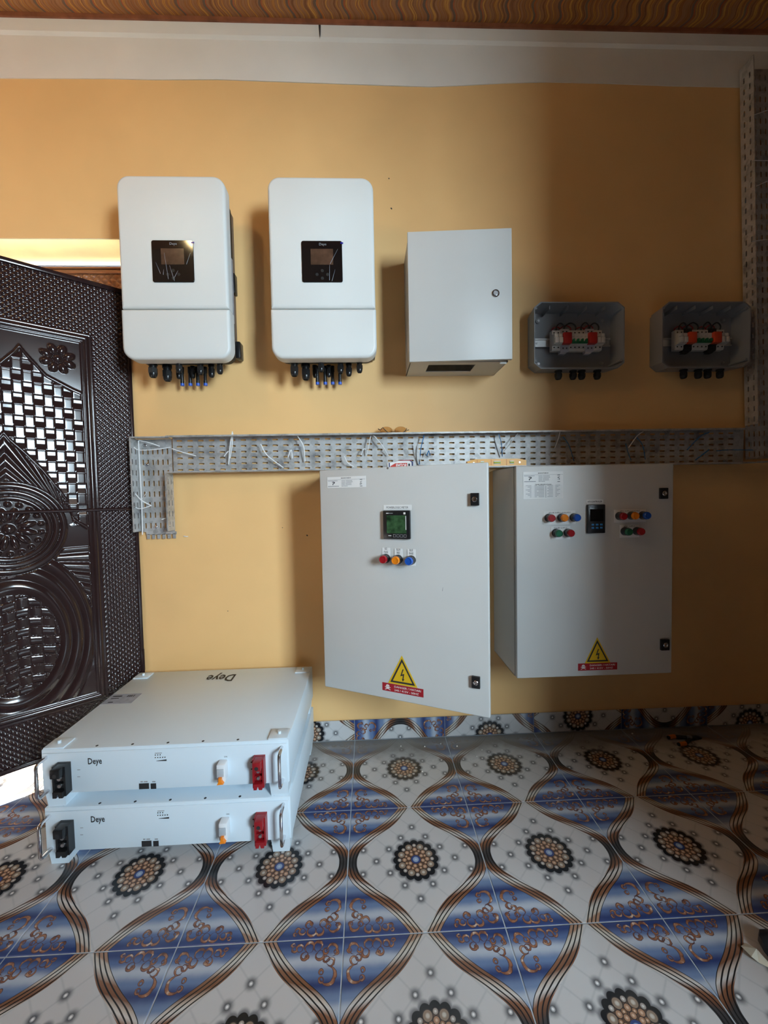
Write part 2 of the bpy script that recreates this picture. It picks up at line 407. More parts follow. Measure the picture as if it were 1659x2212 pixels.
w.box(XL-.15, XL, YR, a, -.05, ZC).box(XL-.15, XL, b, T_, -.05, ZC).box(XL-.15, XL, a, b, -.05, c).box(XL-.15, XL, a, b, d, ZC)
tag(w.build('wall_left', 'wall_dull', smooth=0), 'dull brown left wall with an added high window', 'wall', kind='structure')
w = MB(); a, b, c, d = WIN_R
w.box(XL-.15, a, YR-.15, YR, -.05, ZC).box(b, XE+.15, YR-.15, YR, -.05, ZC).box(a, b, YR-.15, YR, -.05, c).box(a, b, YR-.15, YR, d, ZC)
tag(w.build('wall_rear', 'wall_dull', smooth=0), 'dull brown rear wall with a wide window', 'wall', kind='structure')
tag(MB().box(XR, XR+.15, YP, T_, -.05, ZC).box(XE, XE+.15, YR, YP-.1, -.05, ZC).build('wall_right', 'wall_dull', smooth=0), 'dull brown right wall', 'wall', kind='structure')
tag(MB().box(1.33, XE+.15, YP-.1, YP, -.05, ZC).box(XL-.15, 1.33, YP-.1, YP, 2.36, ZC).build('added_partition', 'wall_dull', smooth=0), 'dull brown partition wall added out of view to block window light', 'wall', kind='structure')  # unseen occluder added to shade the right side and the upper wall
tag(MB().box(XL-.15, XE+.15, YR-.15, T_, ZC, ZC+.08).build('ceiling', 'ceiling_pattern', smooth=0), 'ceiling with brown and orange wavy stripes', 'ceiling', kind='structure')
# white band under the ceiling, lower paint edge wavering
tr = MB(); xs = [(-400, 166), (0, 168), (230, 169), (330, 171.5), (470, 171), (640, 177), (830, 184), (930, 187), (1000, 184), (1090, 179), (1180, 176.5), (1320, 180), (1450, 185), (1600, 188), (1900, 190)]
rows = []
for px, py in xs:
    p = aty(px, py, -.004); x_ = max(XL, min(XR, p[0]))
    rows.append([(x_, -.0005, p[2]), (x_, -.004, p[2]), (x_, -.004, 2.958), (x_, -.013, 2.968), (x_, -.016, 3.012), (x_, -.0005, 3.012)])
n_ = 6
for i in range(len(rows)-1):
    tr.add(rows[i]+rows[i+1], [(j, j+1, n_+j+1, n_+j) for j in range(5)])
tag(tr.build('trim_1', 'wall_white', smooth=0), 'white painted band along the top of the wall', 'trim', kind='structure')
tag(MB().box(XL, XR, -.022, -.0005, 3.0125, ZC-.0005).build('trim_2', 'ceiling_edge', smooth=0), 'thin brown edging strip where ceiling meets white band', 'trim', kind='structure')
MBc = MB(); p = aty(690, 68, -.0165)
MBc.add([(p[0]-.003, -.0168, 3.011), (p[0]+.006, -.0168, 3.011), (p[0]+.004, -.0168, p[2]-.012), (p[0]+.001, -.0168, p[2]-.030)], [(0, 1, 2, 3)])
MBc.build('paint_crack', 'ink', bpy.data.objects['trim_1'])

# floor: screed with one printed tile after another
T = .4015; TX, TY = -.084, -.4057; G = .0016
fl = tag(MB().box(XL, XR, YP, 0, -.05, -.0012).box(XL, XE, YR, YP, -.05, -.0012).build('floor', 'grout', smooth=0), 'floor of blue and white printed ceramic tiles', 'floor', kind='structure')
def tile_mesh(x0, x1, y0, y1, ucx, ucy, name='floor_tile'):
    # corners in metres relative to the object; pattern centre at (ucx, ucy)
    me = bpy.data.meshes.new(name); bv = .0012; zt, zb = 0., -.0028
    def ring(i, z): return [(x0+i, y0+i, z), (x1-i, y0+i, z), (x1-i, y1-i, z), (x0+i, y1-i, z)]
    v = ring(0, zb)+ring(0, zt-.0006)+ring(bv, zt); f = [(8, 9, 10, 11)]
    for k in (0, 4):
        for j in range(4): f.append((k+j, k+(j+1) % 4, k+4+(j+1) % 4, k+4+j))
    me.from_pydata(v, [], f); me.materials.append(MATS['printed_tile'])
    uvl = me.uv_layers.new(name='UVMap')
    for lp in me.loops:
        q = v[lp.vertex_index]; uvl.data[lp.index].uv = ((q[0]-ucx)/T, (q[1]-ucy)/T)
    return me
full = tile_mesh(-T/2+G, T/2-G, -T/2+G, T/2-G, 0, 0)
for j in range(0, 11):
    for i in range(-6, 9):
        cx, cy_ = TX+(i+.5)*T, TY+T/2-j*T
        x0, x1 = max(cx-T/2+G, XL), min(cx+T/2-G, XR if cy_+T/2 > YP else XE); y0, y1 = max(cy_-T/2+G, YR), min(cy_+T/2-G, -.012)
        if x1-x0 < .02 or y1-y0 < .02: continue
        whole = (x1-x0 > T-2.2*G and y1-y0 > T-2.2*G)
        me = full if whole else tile_mesh(x0-cx, x1-cx, y0-cy_, y1-cy_, 0, 0)
        o = bpy.data.objects.new('floor_tile', me); COL.objects.link(o); o.parent = fl; o.location = (cx, cy_, 0)
        if (i*7+j*3) % 5 == 0 and False: o.rotation_euler.z = PI
# skirting of tiles cut into strips, the print turned on its side
SK = .092
sk = tag(MB().box(DOOR_X1, XR, -.0085, -.0005, .001, SK-.004).build('baseboard_back', 'grout', smooth=0), 'skirting of cut printed tiles along the back wall', 'baseboard', kind='structure')
sk_off = {0: -.385, 1: -.12, 2: .06, 3: .385, 4: -.10, -1: -.02, -2: -.385, -3: .1}
for i in range(-3, 5):
    x0 = max(DOOR_X1, TX+i*T+G); x1 = min(XR, TX+(i+1)*T-G); cx = TX+(i+.5)*T
    if x1-x0 < .02: continue
    o0 = sk_off[i]; me = bpy.data.meshes.new('skirting_tile')
    v = [(x0, -.0085, .002), (x1, -.0085, .002), (x1, -.0085, SK), (x0, -.0085, SK), (x0, -.0115, .002), (x1, -.0115, .002), (x1, -.0115, SK-.001), (x0, -.0115, SK-.001)]
    f = [(4, 5, 6, 7), (3, 2, 6, 7), (0, 1, 5, 4), (0, 4, 7, 3), (1, 2, 6, 5)]
    me.from_pydata(v, [], f); me.materials.append(MATS['printed_tile']); ul = me.uv_layers.new(name='UVMap')
    for lp in me.loops:
        q = v[lp.vertex_index]; zz = (q[2]-SK/2)/T
        ul.data[lp.index].uv = (o0 - zz if o0 <= 0 else o0 + zz*-1, (q[0]-cx)/T)
    o = bpy.data.objects.new('skirting_tile', me); COL.objects.link(o); o.parent = sk
gp = MB().box(-8, 6, T_, 9, -.08, -.02).build('ground_outside', 'outside_ground', smooth=0); tag(gp, 'pale sunlit ground outside the doorway', 'ground', kind='structure')
th = MB().box(DOOR_X0, DOOR_X1, 0, T_, -.05, -.004).build('door_sill', 'outside_ground', smooth=0); tag(th, 'pale sill in the open doorway', 'sill', kind='structure')
tag(MB().box(DOOR_X0, DOOR_X1, .001, T_-.001, DOOR_Z-.004, DOOR_Z-.0002).build('trim_3', 'soffit', smooth=0), 'soffit over the doorway, lightened as if brightly lit', 'trim', kind='structure')  # liner added pale, strong daylight put into its colour
# windows: frames round the rear daylight opening and the added left one
def window(name, label, axis, a, b, c, d, pos):
    r = thing(name, label, 'window', kind='structure')
    def bar(u0, u1, z0, z1, nm='window_frame'):
        if axis == 'x': MB().bbox(u0, u1, pos-.03, pos+.03, z0, z1, .004).build(nm, 'window_frame', r)
        else: MB().bbox(pos-.03, pos+.03, u0, u1, z0, z1, .004).build(nm, 'window_frame', r)
    e = .04
    bar(a, b, c, c+e); bar(a, b, d-e, d); bar(a, a+e, c+e, d-e); bar(b-e, b, c+e, d-e)
    m_ = (a+b)/2; bar(m_-.015, m_+.015, c+e, d-e, 'mullion')
window('window_1', 'wide window in the rear wall', 'x', *WIN_R, -4.01)
window('window_added', 'unseen high window added in the left wall', 'y', *WIN_L, -2.36)

mat('bulb_glow', (1, .9, .7), .5, var=0., emit=((1.0, .74, .36), 105.))  # glow of an added, unseen bulb that warms the upper left wall
r = thing('added_bulb', 'added bare warm bulb hanging out of view from the striped ceiling', 'lamp', (-1.1, -1.35, 2.78))
MB().lathe((0, 0, ZC-2.78-.001), (0, 0, -1), [(0, .045), (.012, .045), (.022, .012)], 20).build('ceiling_rose', 'window_frame', r)
MB().cyl((0, 0, .10), (0, 0, ZC-2.78-.01), .003, 8).build('cord', 'window_frame', r)
MB().lathe((0, 0, .105), (0, 0, -1), [(0, .012), (.01, .018), (.05, .018)], 16).build('socket', 'black_matt', r)
MB().lathe((0, 0, .056), (0, 0, -1), [(0, .014), (.02, .026), (.05, .042), (.08, .046), (.105, .036), (.120, .016), (.124, .002)], 20).build('bulb', 'bulb_glow', r)

# ------------------------------------------------------------------ pressed metal door leaf (real relief)
def grid_mesh(name, hfun, s0, s1, z0, z1, step, m, parent):
    ns = int((s1-s0)/step)+1; nz = int((z1-z0)/step)+1
    S, Z = np.meshgrid(np.linspace(s0, s1, ns), np.linspace(z0, z1, nz)); H = hfun(S, Z)
    co = np.stack([S, H, Z], -1).reshape(-1, 3).astype(np.float32)
    i = np.arange(nz-1)[:, None]*ns+np.arange(ns-1)[None, :]; i = i.ravel()
    q = np.stack([i, i+ns, i+ns+1, i+1], -1).astype(np.int32)
    me = bpy.data.meshes.new(name); me.vertices.add(len(co)); me.vertices.foreach_set('co', co.ravel())
    me.loops.add(q.size); me.loops.foreach_set('vertex_index', q.ravel()); me.polygons.add(len(q))
    me.polygons.foreach_set('loop_start', np.arange(0, q.size, 4, dtype=np.int32)); me.polygons.foreach_set('loop_total', np.full(len(q), 4, np.int32))
    me.update(calc_edges=True); me.polygons.foreach_set('use_smooth', [True]*len(q)); me.materials.append(MATS[m])
    o = bpy.data.objects.new(name, me); COL.objects.link(o); o.parent = parent; return o
def diamonds(S, Z, p=.0205, h=.0030):
    a = (S+Z)/p; b = (S-Z)/p; fa = np.abs(a-np.floor(a)-.5); fb = np.abs(b-np.floor(b)-.5)
    return h*np.clip((1-2*np.maximum(fa, fb))*1.6, 0, 1)
def bump(d, w_): return np.sqrt(np.clip(1-(d/w_)**2, 0, 1))
LW = .80; LZ0, LZ1 = .11, 1.942; BEAD = 1.045
def leaf_h(S, Z):
    sm = LW/2-np.abs(S-LW/2); e = np.minimum(sm-.128, np.minimum(1.738-Z, Z-.272))
    H = np.zeros_like(S)
    dia = diamonds(S, Z)*(np.minimum(sm, np.minimum(Z-LZ0, LZ1-Z)) > .012)
    H = np.where(e < 0, dia, H)
    H += .0035*bump(e-.006, .006)+.008*bump(e-.021, .010)+.0035*bump(e-.036, .005)
    inn = e > .043
    top = np.interp(sm, [.17, .197, .275, .33, .345, .36, .40], [1.50, 1.51, 1.55, 1.62, 1.645, 1.62, 1.57])
    low = np.interp(sm, [.17, .215, .23, .252, .30, .35, .385, .40], [.975, 1.01, 1.08, 1.12, 1.20, 1.265, 1.305, 1.33])
    cw, ch = .0285, .041
    ci = np.floor(S/cw); cj = np.floor(Z/ch); fs = S/cw-ci-.5; fz = Z/ch-cj-.5
    A = ((ci+cj) % 2) == 0
    weave = np.where(A, .0040-.0012*(np.abs(fz)*2)**14-.0012*(np.abs(fs)*2)**14+.0008*fs, .0010-.0090*fz)
    up = inn & (Z < top) & (Z > low)
    H = np.where(up, weave, H)
    for cur in (top, low):                       # raised rims along the woven field
        dd = np.abs(Z-cur)*.72; H = np.where(inn, np.maximum(H, .006*bump(dd, .006)), H)
    # rosettes
    for cz in (1.622,):
        dx, dz = sm-.238, Z-cz; r = np.hypot(dx, dz); t = np.arctan2(dz, dx); k = 8/(2*PI)*t; f = (k-np.floor(k)-.5)*2*PI/8
        px_, pz_ = r*np.cos(f)-.036, r*np.sin(f)
        H = np.where(inn & (r < .075), np.maximum(H, np.maximum(.010*bump(np.hypot(px_/.020, pz_/.0135), 1.), .010*bump(r, .0155))), H)
    # central medallion
    r = np.hypot(S-LW/2, Z-.985); t = np.arctan2(Z-.985, S-LW/2)
    ring = .0065*np.maximum(np.maximum(bump(r-.155, .010), bump(r-.133, .009)), bump(r-.112, .008))
    k = 12/(2*PI)*t; f = (k-np.floor(k)-.5)*2*PI/12
    pet = .010*bump(np.hypot((r*np.cos(f)-.052)/.026, r*np.sin(f)/.011), 1.)
    k2 = 18/(2*PI)*t; f2 = (k2-np.floor(k2)-.5)*2*PI/18
    bead = .008*bump(np.hypot(r*np.cos(f2)-.090, r*np.sin(f2)), .009)
    cen = .010*bump(r, .017)
    med = np.maximum(np.maximum(ring, pet), np.maximum(bead, cen))
    H = np.where(inn & (r < .172), med, H)
    # fans of ribs above the medallion
    fu = inn & (r >= .172) & (Z < low-.008) & (Z > .985)
    tu = np.arctan2(Z-1.02, .235-sm); H = np.where(fu & ~up, np.maximum(H, .0065*np.abs(np.sin(tu*26))*np.clip((np.hypot(Z-1.02, sm-.235)-.03)/.03, 0, 1)), H)
    # lower oval with woven field, sweeping mouldings and fan
    q = np.hypot((S-LW/2)/.125, (Z-.56)/.185)
    cw2, ch2 = .036, .036
    cj = np.floor(Z/ch2+.25*np.sin(S*30)); ci = np.floor(S/cw2); fs = S/cw2-ci-.5; fz = Z/ch2+.25*np.sin(S*30)-cj-.5
    A = ((ci+cj) % 2) == 0
    wv = np.where(A, .0042*(1-(2*fz)**2)+.004*fz, .0030*(1-(2*fs)**2)+.0075*fz)
    lo = inn & (r >= .172) & (Z <= .985)
    H = np.where(lo & (q < 1), wv, H)
    H = np.where(lo & (q >= 1) & (q < 1.9), .0085*np.abs(np.sin(PI*(q-1)/.30))**1.2, H)
    tl = np.arctan2(.88-Z, .48-sm); H = np.where(lo & (q >= 1.9) & (Z < .90) & (Z > .56), np.maximum(H, .0065*np.abs(np.sin(tl*24))), H)
    wave = .007*bump(np.abs(np.hypot(S-.52+np.floor(S/.09)*0, Z-.30)-.09), .01)
    H = np.where(lo & (q >= 1.9) & (Z < .42), np.maximum(H, .006*np.abs(np.sin(S*38))*np.clip((.40-Z)/.06, 0, 1)), H)
    return H
LANG = math.radians(50.1)
leaf = thing('door_1', 'dark brown pressed metal door standing open, with woven and rosette relief', 'door', (DOOR_X1+.004, -.007, 0), (0, 0, math.atan2(-math.cos(LANG), -math.sin(LANG))), kind='structure')
grid_mesh('upper_panel', leaf_h, .004, LW, BEAD, LZ1, .0022, 'door_brown', leaf)
grid_mesh('lower_panel', leaf_h, .004, LW, LZ0, BEAD, .0022, 'door_brown', leaf)
MB().tube([(.004, .004, BEAD), (LW, .004, BEAD)], .007, 10).build('joint_bead', 'door_brown', leaf)
MB().box(.001, LW, -.042, -.0015, LZ0, LZ1).build('leaf_core', 'door_brown', leaf, smooth=0)
for z0, z1, x0, x1 in ((LZ1-.012, LZ1+.006, .012, LW), (LZ0-.006, LZ0+.010, .012, LW)):
    MB().bbox(x0, x1, -.046, .008, z0, z1, .003).build('edge_rail', 'door_brown', leaf)
for x0, x1 in ((-.004, .010), (LW-.004, LW+.008)):
    MB().bbox(x0, x1, -.036, .005, LZ0-.006, LZ1+.006, .003).build('edge_stile', 'door_brown', leaf)
for z in (.35, 1.0, 1.7):
    MB().cyl((.000, .004, z), (.000, .004, z+.09), .005, 10).build('hinge', 'door_brown', leaf)
tro = thing('door_2', 'brown diamond pressed transom panel above the doorway, lightened as if lit from outside', 'door', (0, .155, 0), kind='structure')
TZ0, TZ1 = 1.80, 2.135
MB().box(DOOR_X0+.01, DOOR_X1-.004, .0, .03, TZ0, TZ1).build('transom_core', 'transom_brown_lit', tro, smooth=0)
grid_mesh('transom_face', lambda S, Z: -.0012-diamonds(S, Z, .034, .0085), -1.75, DOOR_X1-.004, TZ0, TZ1-.035, .0035, 'transom_brown_lit', tro)
MB().tube([(DOOR_X0+.01, -.004, TZ1-.024), (DOOR_X1-.004, -.004, TZ1-.024)], .008, 10).build('transom_rail', 'transom_brown_lit', tro)
MB().tube([(DOOR_X0+.01, -.002, TZ1-.006), (DOOR_X1-.004, -.002, TZ1-.006)], .006, 10).build('transom_rail', 'transom_brown_lit', tro)

# ------------------------------------------------------------------ hybrid inverters
def gland(mb, p, axis, r, L_, n=18):
    mb.lathe(p, axis, [(-.004, r*1.12), (0, r*1.12), (.001, r*1.12), (.006, r*1.12), (.0065, r*.82), (.3*L_, r*.82), (.32*L_, r*1.0)], n)
def gland_obj(parent, p, r, L_, axis=(0, 0, -1), mname='black_plastic'):
    mb = MB(); mb.lathe(p, axis, [(0, r*1.02), (.22*L_, r*1.02), (.225*L_, r*.84), (.40*L_, r*.84)], 18)
    mb.lathe(Vector(p)+Vector(axis)*.38*L_, axis, [(0, r*1.03), (.36*L_, r*1.03)], 6)
    mb.lathe(Vector(p)+Vector(axis)*.72*L_, axis, [(0, r*.93), (.14*L_, r*.88), (.24*L_, r*.72), (.27*L_, r*.60), (.20*L_, r*.50)], 18)
    return mb.build('cable_gland', mname, parent)
IY = -.19; IWD = .3957; IHT = .6705; IZ = 1.6077
IXC = (-.9077+IWD/2, -.3559+IWD/2)
def cover_rings(x0, x1, z0, z1, rad, y0, y1, b=.012):
    rg = []
    rg.append([(x, y0, z) for x, z in rr(x0, x1, z0, z1, rad, 8)])
    for k in range(5):
        t = k/4*PI/2; i = b*(1-math.cos(t)); y = y1+b*(1-math.sin(t))
        rr_ = tuple(max(q-i, .001) for q in rad)
        rg.append([(x, y, z) for x, z in rr(x0+i, x1-i, z0+i, z1-i, rr_, 8)])
    return rg
def inverter(xc, label, which):
    r = thing('hybrid_inverter', label, 'inverter', (xc, 0, IZ))
    hw = IWD/2; R = .045; e = .0015; SPL = .186
    MB().loft(cover_rings(-hw, hw, SPL+.0014, IHT, (.004, .004, R, R), IY+.048, IY)).build('upper_cover', 'inverter_white', r, smooth=50)
    MB().loft(cover_rings(-hw-.002, hw+.002, 0, SPL-.0014, (R, R, .004, .004), IY+.052, IY-.002)).build('lower_cover', 'inverter_white', r, smooth=50)
    b = MB(); pl = rr(-hw+.012, hw-.012, .012, IHT-.02, (.03, .03, .05, .05), 5)
    b.loft([[(x, IY+.044, z) for x, z in pl], [(x, -.085, z) for x, z in pl]]); b.build('body', 'black_matt', r)
    hs = MB(); hs.bbox(-hw+.020, hw-.020, -.085, -.030, .10, IHT-.045, .006)
    hs.build('heat_sink', 'heatsink', r)
    fins = MB()
    for i in range(22):
        x = -hw+.030+i*(IWD-.06)/21; fins.box(x-.0018, x+.0018, -.030, -.012, .12, IHT-.06)
    fins.build('cooling_fins', 'heatsink', r)
    br = MB(); br.bbox(-hw+.06, hw-.06, -.012, -.001, IHT-.19, IHT-.12, .002); br.bbox(-.03, .03, -.020, -.001, IHT-.18, IHT-.13, .002); br.build('mounting_bracket', 'zinc_dull', r)
    MB().bbox(hw-.022, hw-.010, -.075, -.040, .30, .38, .004).build('side_vent', 'black_plastic', r)
    MB().bbox(hw-.024, hw-.002, -.060, -.012, .045, .115, .006).build('side_clip', 'black_plastic', r)
    MB().bbox(-hw-.004, -hw+.014, -.130, -.100, .16, .215, .006).build('isolator_switch', 'black_plastic', r)
    sl = MB(); sl.box(hw-.0118, hw-.0110, IY+.052, -.09, .17, .42); sl.build('rating_label', 'label_grey', r)
    dz = .357; D_ = .152; dp = MB()
    dp.loft([[(x, y, z) for x, z in rr(-D_/2+i, D_/2-i, dz-D_/2+i, dz+D_/2-i, .007, 4)] for y, i in ((IY+.002, 0), (IY-.0030, 0), (IY-.0036, .0008))])
    d = dp.build('display_panel', 'black_glass', r, smooth=15)
    yy = IY-.0040
    MB().box(-.042, .042, yy-.0002, yy+.0006, dz-.012, dz+.046).build('screen', 'screen_brown', d)
    for bx, bz in ((0, -.034), (-.020, -.048), (.020, -.048), (0, -.062)):
        MB().cyl((bx, yy+.0006, dz+bz), (bx, yy-.0008, dz+bz), .0058, 14).build('button', 'label_grey' if False else 'black_matt', d)
    text('Deye', .013, 'ink_soft', d, (.004, yy, dz+.062), name='logo')
    MB().box(D_/2-.006, D_/2+.005, yy-.0006, yy+.0002, dz+D_/2-.011, dz+D_/2-.006).build('film_tab', 'film_blue', d)
    # creases in the protective film
    for (x0, z0, x1, z1) in ([(.060, .045, .030, -.010), (.028, -.012, .026, -.070), (.048, -.030, .036, -.072)] if which else [(-.03, .03, -.018, -.066), (-.012, -.016, .004, -.072), (.018, -.035, .004, -.06), (-.062, -.005, -.046, -.046), (.066, .03, .05, -.012), (-.034, -.03, -.036, -.05)]):
        a_ = Vector((x0, 0, z0)); b_ = Vector((x1, 0, z1)); dv = (b_-a_).normalized(); nn = Vector((-dv.z, 0, dv.x))*.0007
        MB().add([(q.x, yy-.0009, q.z+dz) for q in (a_+nn*.3, a_-nn*.3, b_-nn, b_+nn)], [(0, 1, 2, 3)]).build('film_crease', 'label_grey', d, smooth=0)
    # cable glands and PV plugs under the case
    for px, y, rad, L_ in ((635.5, -.115, .0165, .060), (660, -.085, .0175, .066), (680, -.062, .010, .050), (693.5, -.130, .0125, .048), (710, -.062, .010, .048), (735.5, -.115, .0125, .050), (753.5, -.085, .0125, .052), (776.5, -.115, .0125, .048)):
        gx = aty(px, 790, y)[0]-IXC[1]
        gland_obj(r, (gx, y, .0135), rad, L_)
    for px in (685, 702, 718, 734):
        gx = aty(px, 810, -.055)[0]-IXC[1]
        c_ = MB().lathe((gx, -.050, .0135), (0, 0, -1), [(0, .0085), (.025, .0085), (.0255, .0068), (.055, .0068), (.0555, .0076), (.066, .0076)], 14).build('pv_plug', 'black_plastic', r)
        MB().lathe((gx, -.050, .0135-.066), (0, 0, -1), [(0, .0078), (.010, .0074)], 14).build('plug_cap', 'blue_tip', c_)
    return r
inverter(IXC[0], 'white wall inverter hung beside the carved metal door', 0)
inverter(IXC[1], 'white wall inverter hung next to the grey lockable box', 1)

# ------------------------------------------------------------------ grey wall box with its door ajar
BX, BZ, BY = .166, 1.5873, -.2005; BW, BH = .39, .4832
r = thing('wall_box', 'light grey steel wall box with round lock, door slightly ajar', 'box', (BX, 0, BZ))
b = MB(); t = .0025; yf = BY+.020; x0, x1, z0, z1 = .004, BW-.004, .004, BH-.004
b.box(x0, x1, -.003, -.0005, z0, z1); b.box(x0, x0+t, yf, -.003, z0, z1); b.box(x1-t, x1, yf, -.003, z0, z1); b.box(x0, x1, yf, -.003, z1-t, z1)
hx0, hx1 = .080, .268; hy0, hy1 = -.150, -.062
b.box(x0, hx0, yf, -.003, z0, z0+t); b.box(hx1, x1, yf, -.003, z0, z0+t); b.box(hx0, hx1, yf, hy0, z0, z0+t); b.box(hx0, hx1, hy1, -.003, z0, z0+t)
for (a_, c_) in ((x0, x0+.015), (x1-.015, x1)): b.box(a_, c_, yf-.001, yf+.001, z0, z1)
b.box(x0, x1, yf-.001, yf+.001, z0, z0+.012); b.box(x0, x1, yf-.001, yf+.001, z1-.012, z1)
b.build('body', 'cab_grey', r, smooth=0)
MB().box(.02, BW-.02, -.012, -.008, .02, BH-.02).build('back_plate', 'zinc_dull', r)
dr = MB(); dr.bbox(0, BW, -.016, 0, 0, BH, .0022).build('door', 'cab_grey', r, (0, BY+.016, 0), (0, 0, -.0665))
for n_, rad, y, m_ in (('lock_ring', .0145, -.0195, 'chrome'), ('lock_core', .0085, -.0215, 'zinc_dull')):
    d = bpy.data.objects[dr.name] if hasattr(dr, 'name') else None
d_ob = [c for c in r.children if c.name.startswith('door')][0]
MB().lathe((.328, -.0155, .245), (0, -1, 0), [(0, .0145), (.003, .0145), (.004, .0135), (.004, .010), (.0025, .009)], 24).build('lock', 'chrome', d_ob)
MB().cyl((.328, -.016, .245), (.328, -.0195, .245), .0085, 18).build('lock_core', 'zinc_dull', d_ob)
MB().bbox(BW-.038, BW-.012, yf-.010, yf-.0015, -.006, .004, .0015).build('catch', 'paper_white', r)

# ------------------------------------------------------------------ combiner boxes (lid off) and what is clipped into them
CW, CHT, CDP = .382, .272, .088
def combiner(xc, zb, label, where, spd_mat, spd_word, base_mat, glands, dev_dx):
    r = thing('combiner_box', label, 'enclosure', (xc, 0, zb))
    hw = CW/2; ch = .028
    def octo(i, c_): return [(-hw+i+c_, i), (hw-i-c_, i), (hw-i, i+c_*.8), (hw-i, CHT-i-c_*.8), (hw-i-c_, CHT-i), (-hw+i+c_, CHT-i), (-hw+i, CHT-i-c_*.8), (-hw+i, i+c_*.8)]
    sh = MB(); k = .004
    rg = [[(x, -.001, z) for x, z in octo(.008, ch)], [(x, -CDP, z) for x, z in octo(0, ch)], [(x, -CDP, z) for x, z in octo(k, ch)], [(x, -.006, z) for x, z in octo(.008+k, ch)]]
    sh.loft(rg); sh.build('shell', 'combiner_grey', r, smooth=0)
    for sx in (-1, 1):
        for z in (.045, CHT-.045):
            MB().cyl((sx*(hw-.050), -.006, z), (sx*(hw-.050), -.012, z), .011, 16).build('screw_boss', 'combiner_grey', r)
            MB().cyl((sx*(hw-.050), -.0115, z), (sx*(hw-.050), -.0145, z), .0055, 12).build('screw', 'zinc_dull', r)
            MB().tube([(sx*(hw-.016), -.006, z+(.022 if z > .1 else -.010)), (sx*(hw-.010), -CDP+.006, z+(.022 if z > .1 else -.010))], .0055, 8).build('lid_pillar', 'combiner_grey', r)
    for i in range(4):
        x = -hw+.07+i*.078; MB().box(x-.0012, x+.0012, -CDP+.010, -.006, CHT-.026, CHT-.011).build('rib', 'combiner_grey', r)
    zr = .130
    rl = MB(); rl.box(-hw+.022, hw-.022, -.018, -.0165, zr-.0125, zr+.0125)
    for s in (-1, 1): rl.box(-hw+.022, hw-.022, -.024, -.0165, zr+s*.0125-.0006, zr+s*.0125+.0006); rl.box(-hw+.022, hw-.022, -.024, -.0228, zr+s*.015-.0027, zr+s*.015+.0027)
    rl.build('din_rail', 'din_metal', r, smooth=0)
    for x in (-hw+.04, hw-.04): MB().cyl((x, -.018, zr), (x, -.0205, zr), .0042, 10).build('rail_screw', 'zinc_dull', r)
    for gx in glands:
        gland_obj(r, (gx, -.050, .0055), .0148, .040, mname='black_matt')
    # devices: own things standing on the rail
    def profile(d1=.046, d2=.064): # side outline (y, z) of a DIN device: deep nose in the middle
        return [(-.024, -.044), (-.024-d1+.024, -.040), (-d1, -.0225), (-d2, -.0205), (-d2, .0205), (-d1, .0225), (-d1, .044), (-.024, .044)]
    def dev_body(mb, x0, x1, d1=.048, d2=.068, hh=.042, nose=.0215):
        pr = [(-.0245, -hh), (-d1+.004, -hh), (-d1, -hh+.006), (-d1, -nose-.002), (-d2, -nose), (-d2, nose), (-d1, nose+.002), (-d1, hh), (-.0245, hh)]
        mb.loft([[(x0, y, z) for y, z in pr], [(x1, y, z) for y, z in pr]])
    def holes(parent, xs_, d1, hh):
        for x in xs_:
            for z in (hh-.010, -hh+.013): MB().cyl((x, -d1+.001, z), (x, -d1-.0006, z), .0031, 10).build('terminal_hole', 'ink', parent)
    M_ = .0180; x = -6*M_+dev_dx; base = (xc, 0, zb+zr)
    def fuse(x0, side):
        t_ = thing('fuse_holder', 'white fuse holder at the %s rail end, %s' % (side, where), 'fuse holder', (base[0]+x0, 0, base[2]), group='fuse holders')
        mb = MB(); dev_body(mb, .0004, 2*M_-.0004); mb.build('body', 'module_white', t_, smooth=0)
        for i in range(2):
            q = MB(); q.bbox(i*M_+.0012, (i+1)*M_-.0012, -.078, -.066, -.0195, .004, .002); q.bbox(i*M_+.0012, (i+1)*M_-.0012, -.073, -.066, .006, .0195, .002); q.build('fuse_carrier', 'module_white', t_)
        holes(t_, (M_/2, 1.5*M_), .048, .042)
    def spd(x0, side):
        t_ = thing('surge_protector', '%s surge protector %s of the breaker, %s' % (spd_word, side, where), 'surge protector', (base[0]+x0, 0, base[2]), group='surge protectors')
        mb = MB(); dev_body(mb, .0004, 2*M_-.0004, .050, .056, .047, .022); mb.build('base', base_mat, t_, smooth=0)
        MB().bbox(.0006, 2*M_-.0006, -.080, -.055, -.023, .023, .003).build('plug_module', spd_mat, t_)
        MB().prism([(.004, -.047), (.030, -.047), (.022, -.056), (-.004, -.056)], -.046, -.030).build('latch', base_mat, t_, smooth=0)
        holes(t_, (.6*M_, 1.45*M_), .050, .046)
    def mcb(x0):
        t_ = thing('circuit_breaker', 'white four pole breaker with green toggles in %s' % where, 'breaker', (base[0]+x0, 0, base[2]), group='four pole breakers')
        mb = MB()
        for i in range(4): dev_body(mb, i*M_+.0003, (i+1)*M_-.0003)
        mb.build('body', 'module_white', t_, smooth=0)
        MB().bbox(.002, 4*M_-.002, -.0725, -.066, -.021, -.012, .001).build('toggle_bar', 'green_toggle', t_)
        for i in range(4): MB().bbox(i*M_+.0055, i*M_+.0125, -.080, -.066, -.016, -.0035, .0012).build('toggle', 'green_toggle', t_)
        for i in range(4): MB().box(i*M_+.005, i*M_+.012, -.0684, -.0679, .008, .0092).build('print', 'ink_soft', t_)
        holes(t_, [(i+.5)*M_ for i in range(4)], .048, .042)
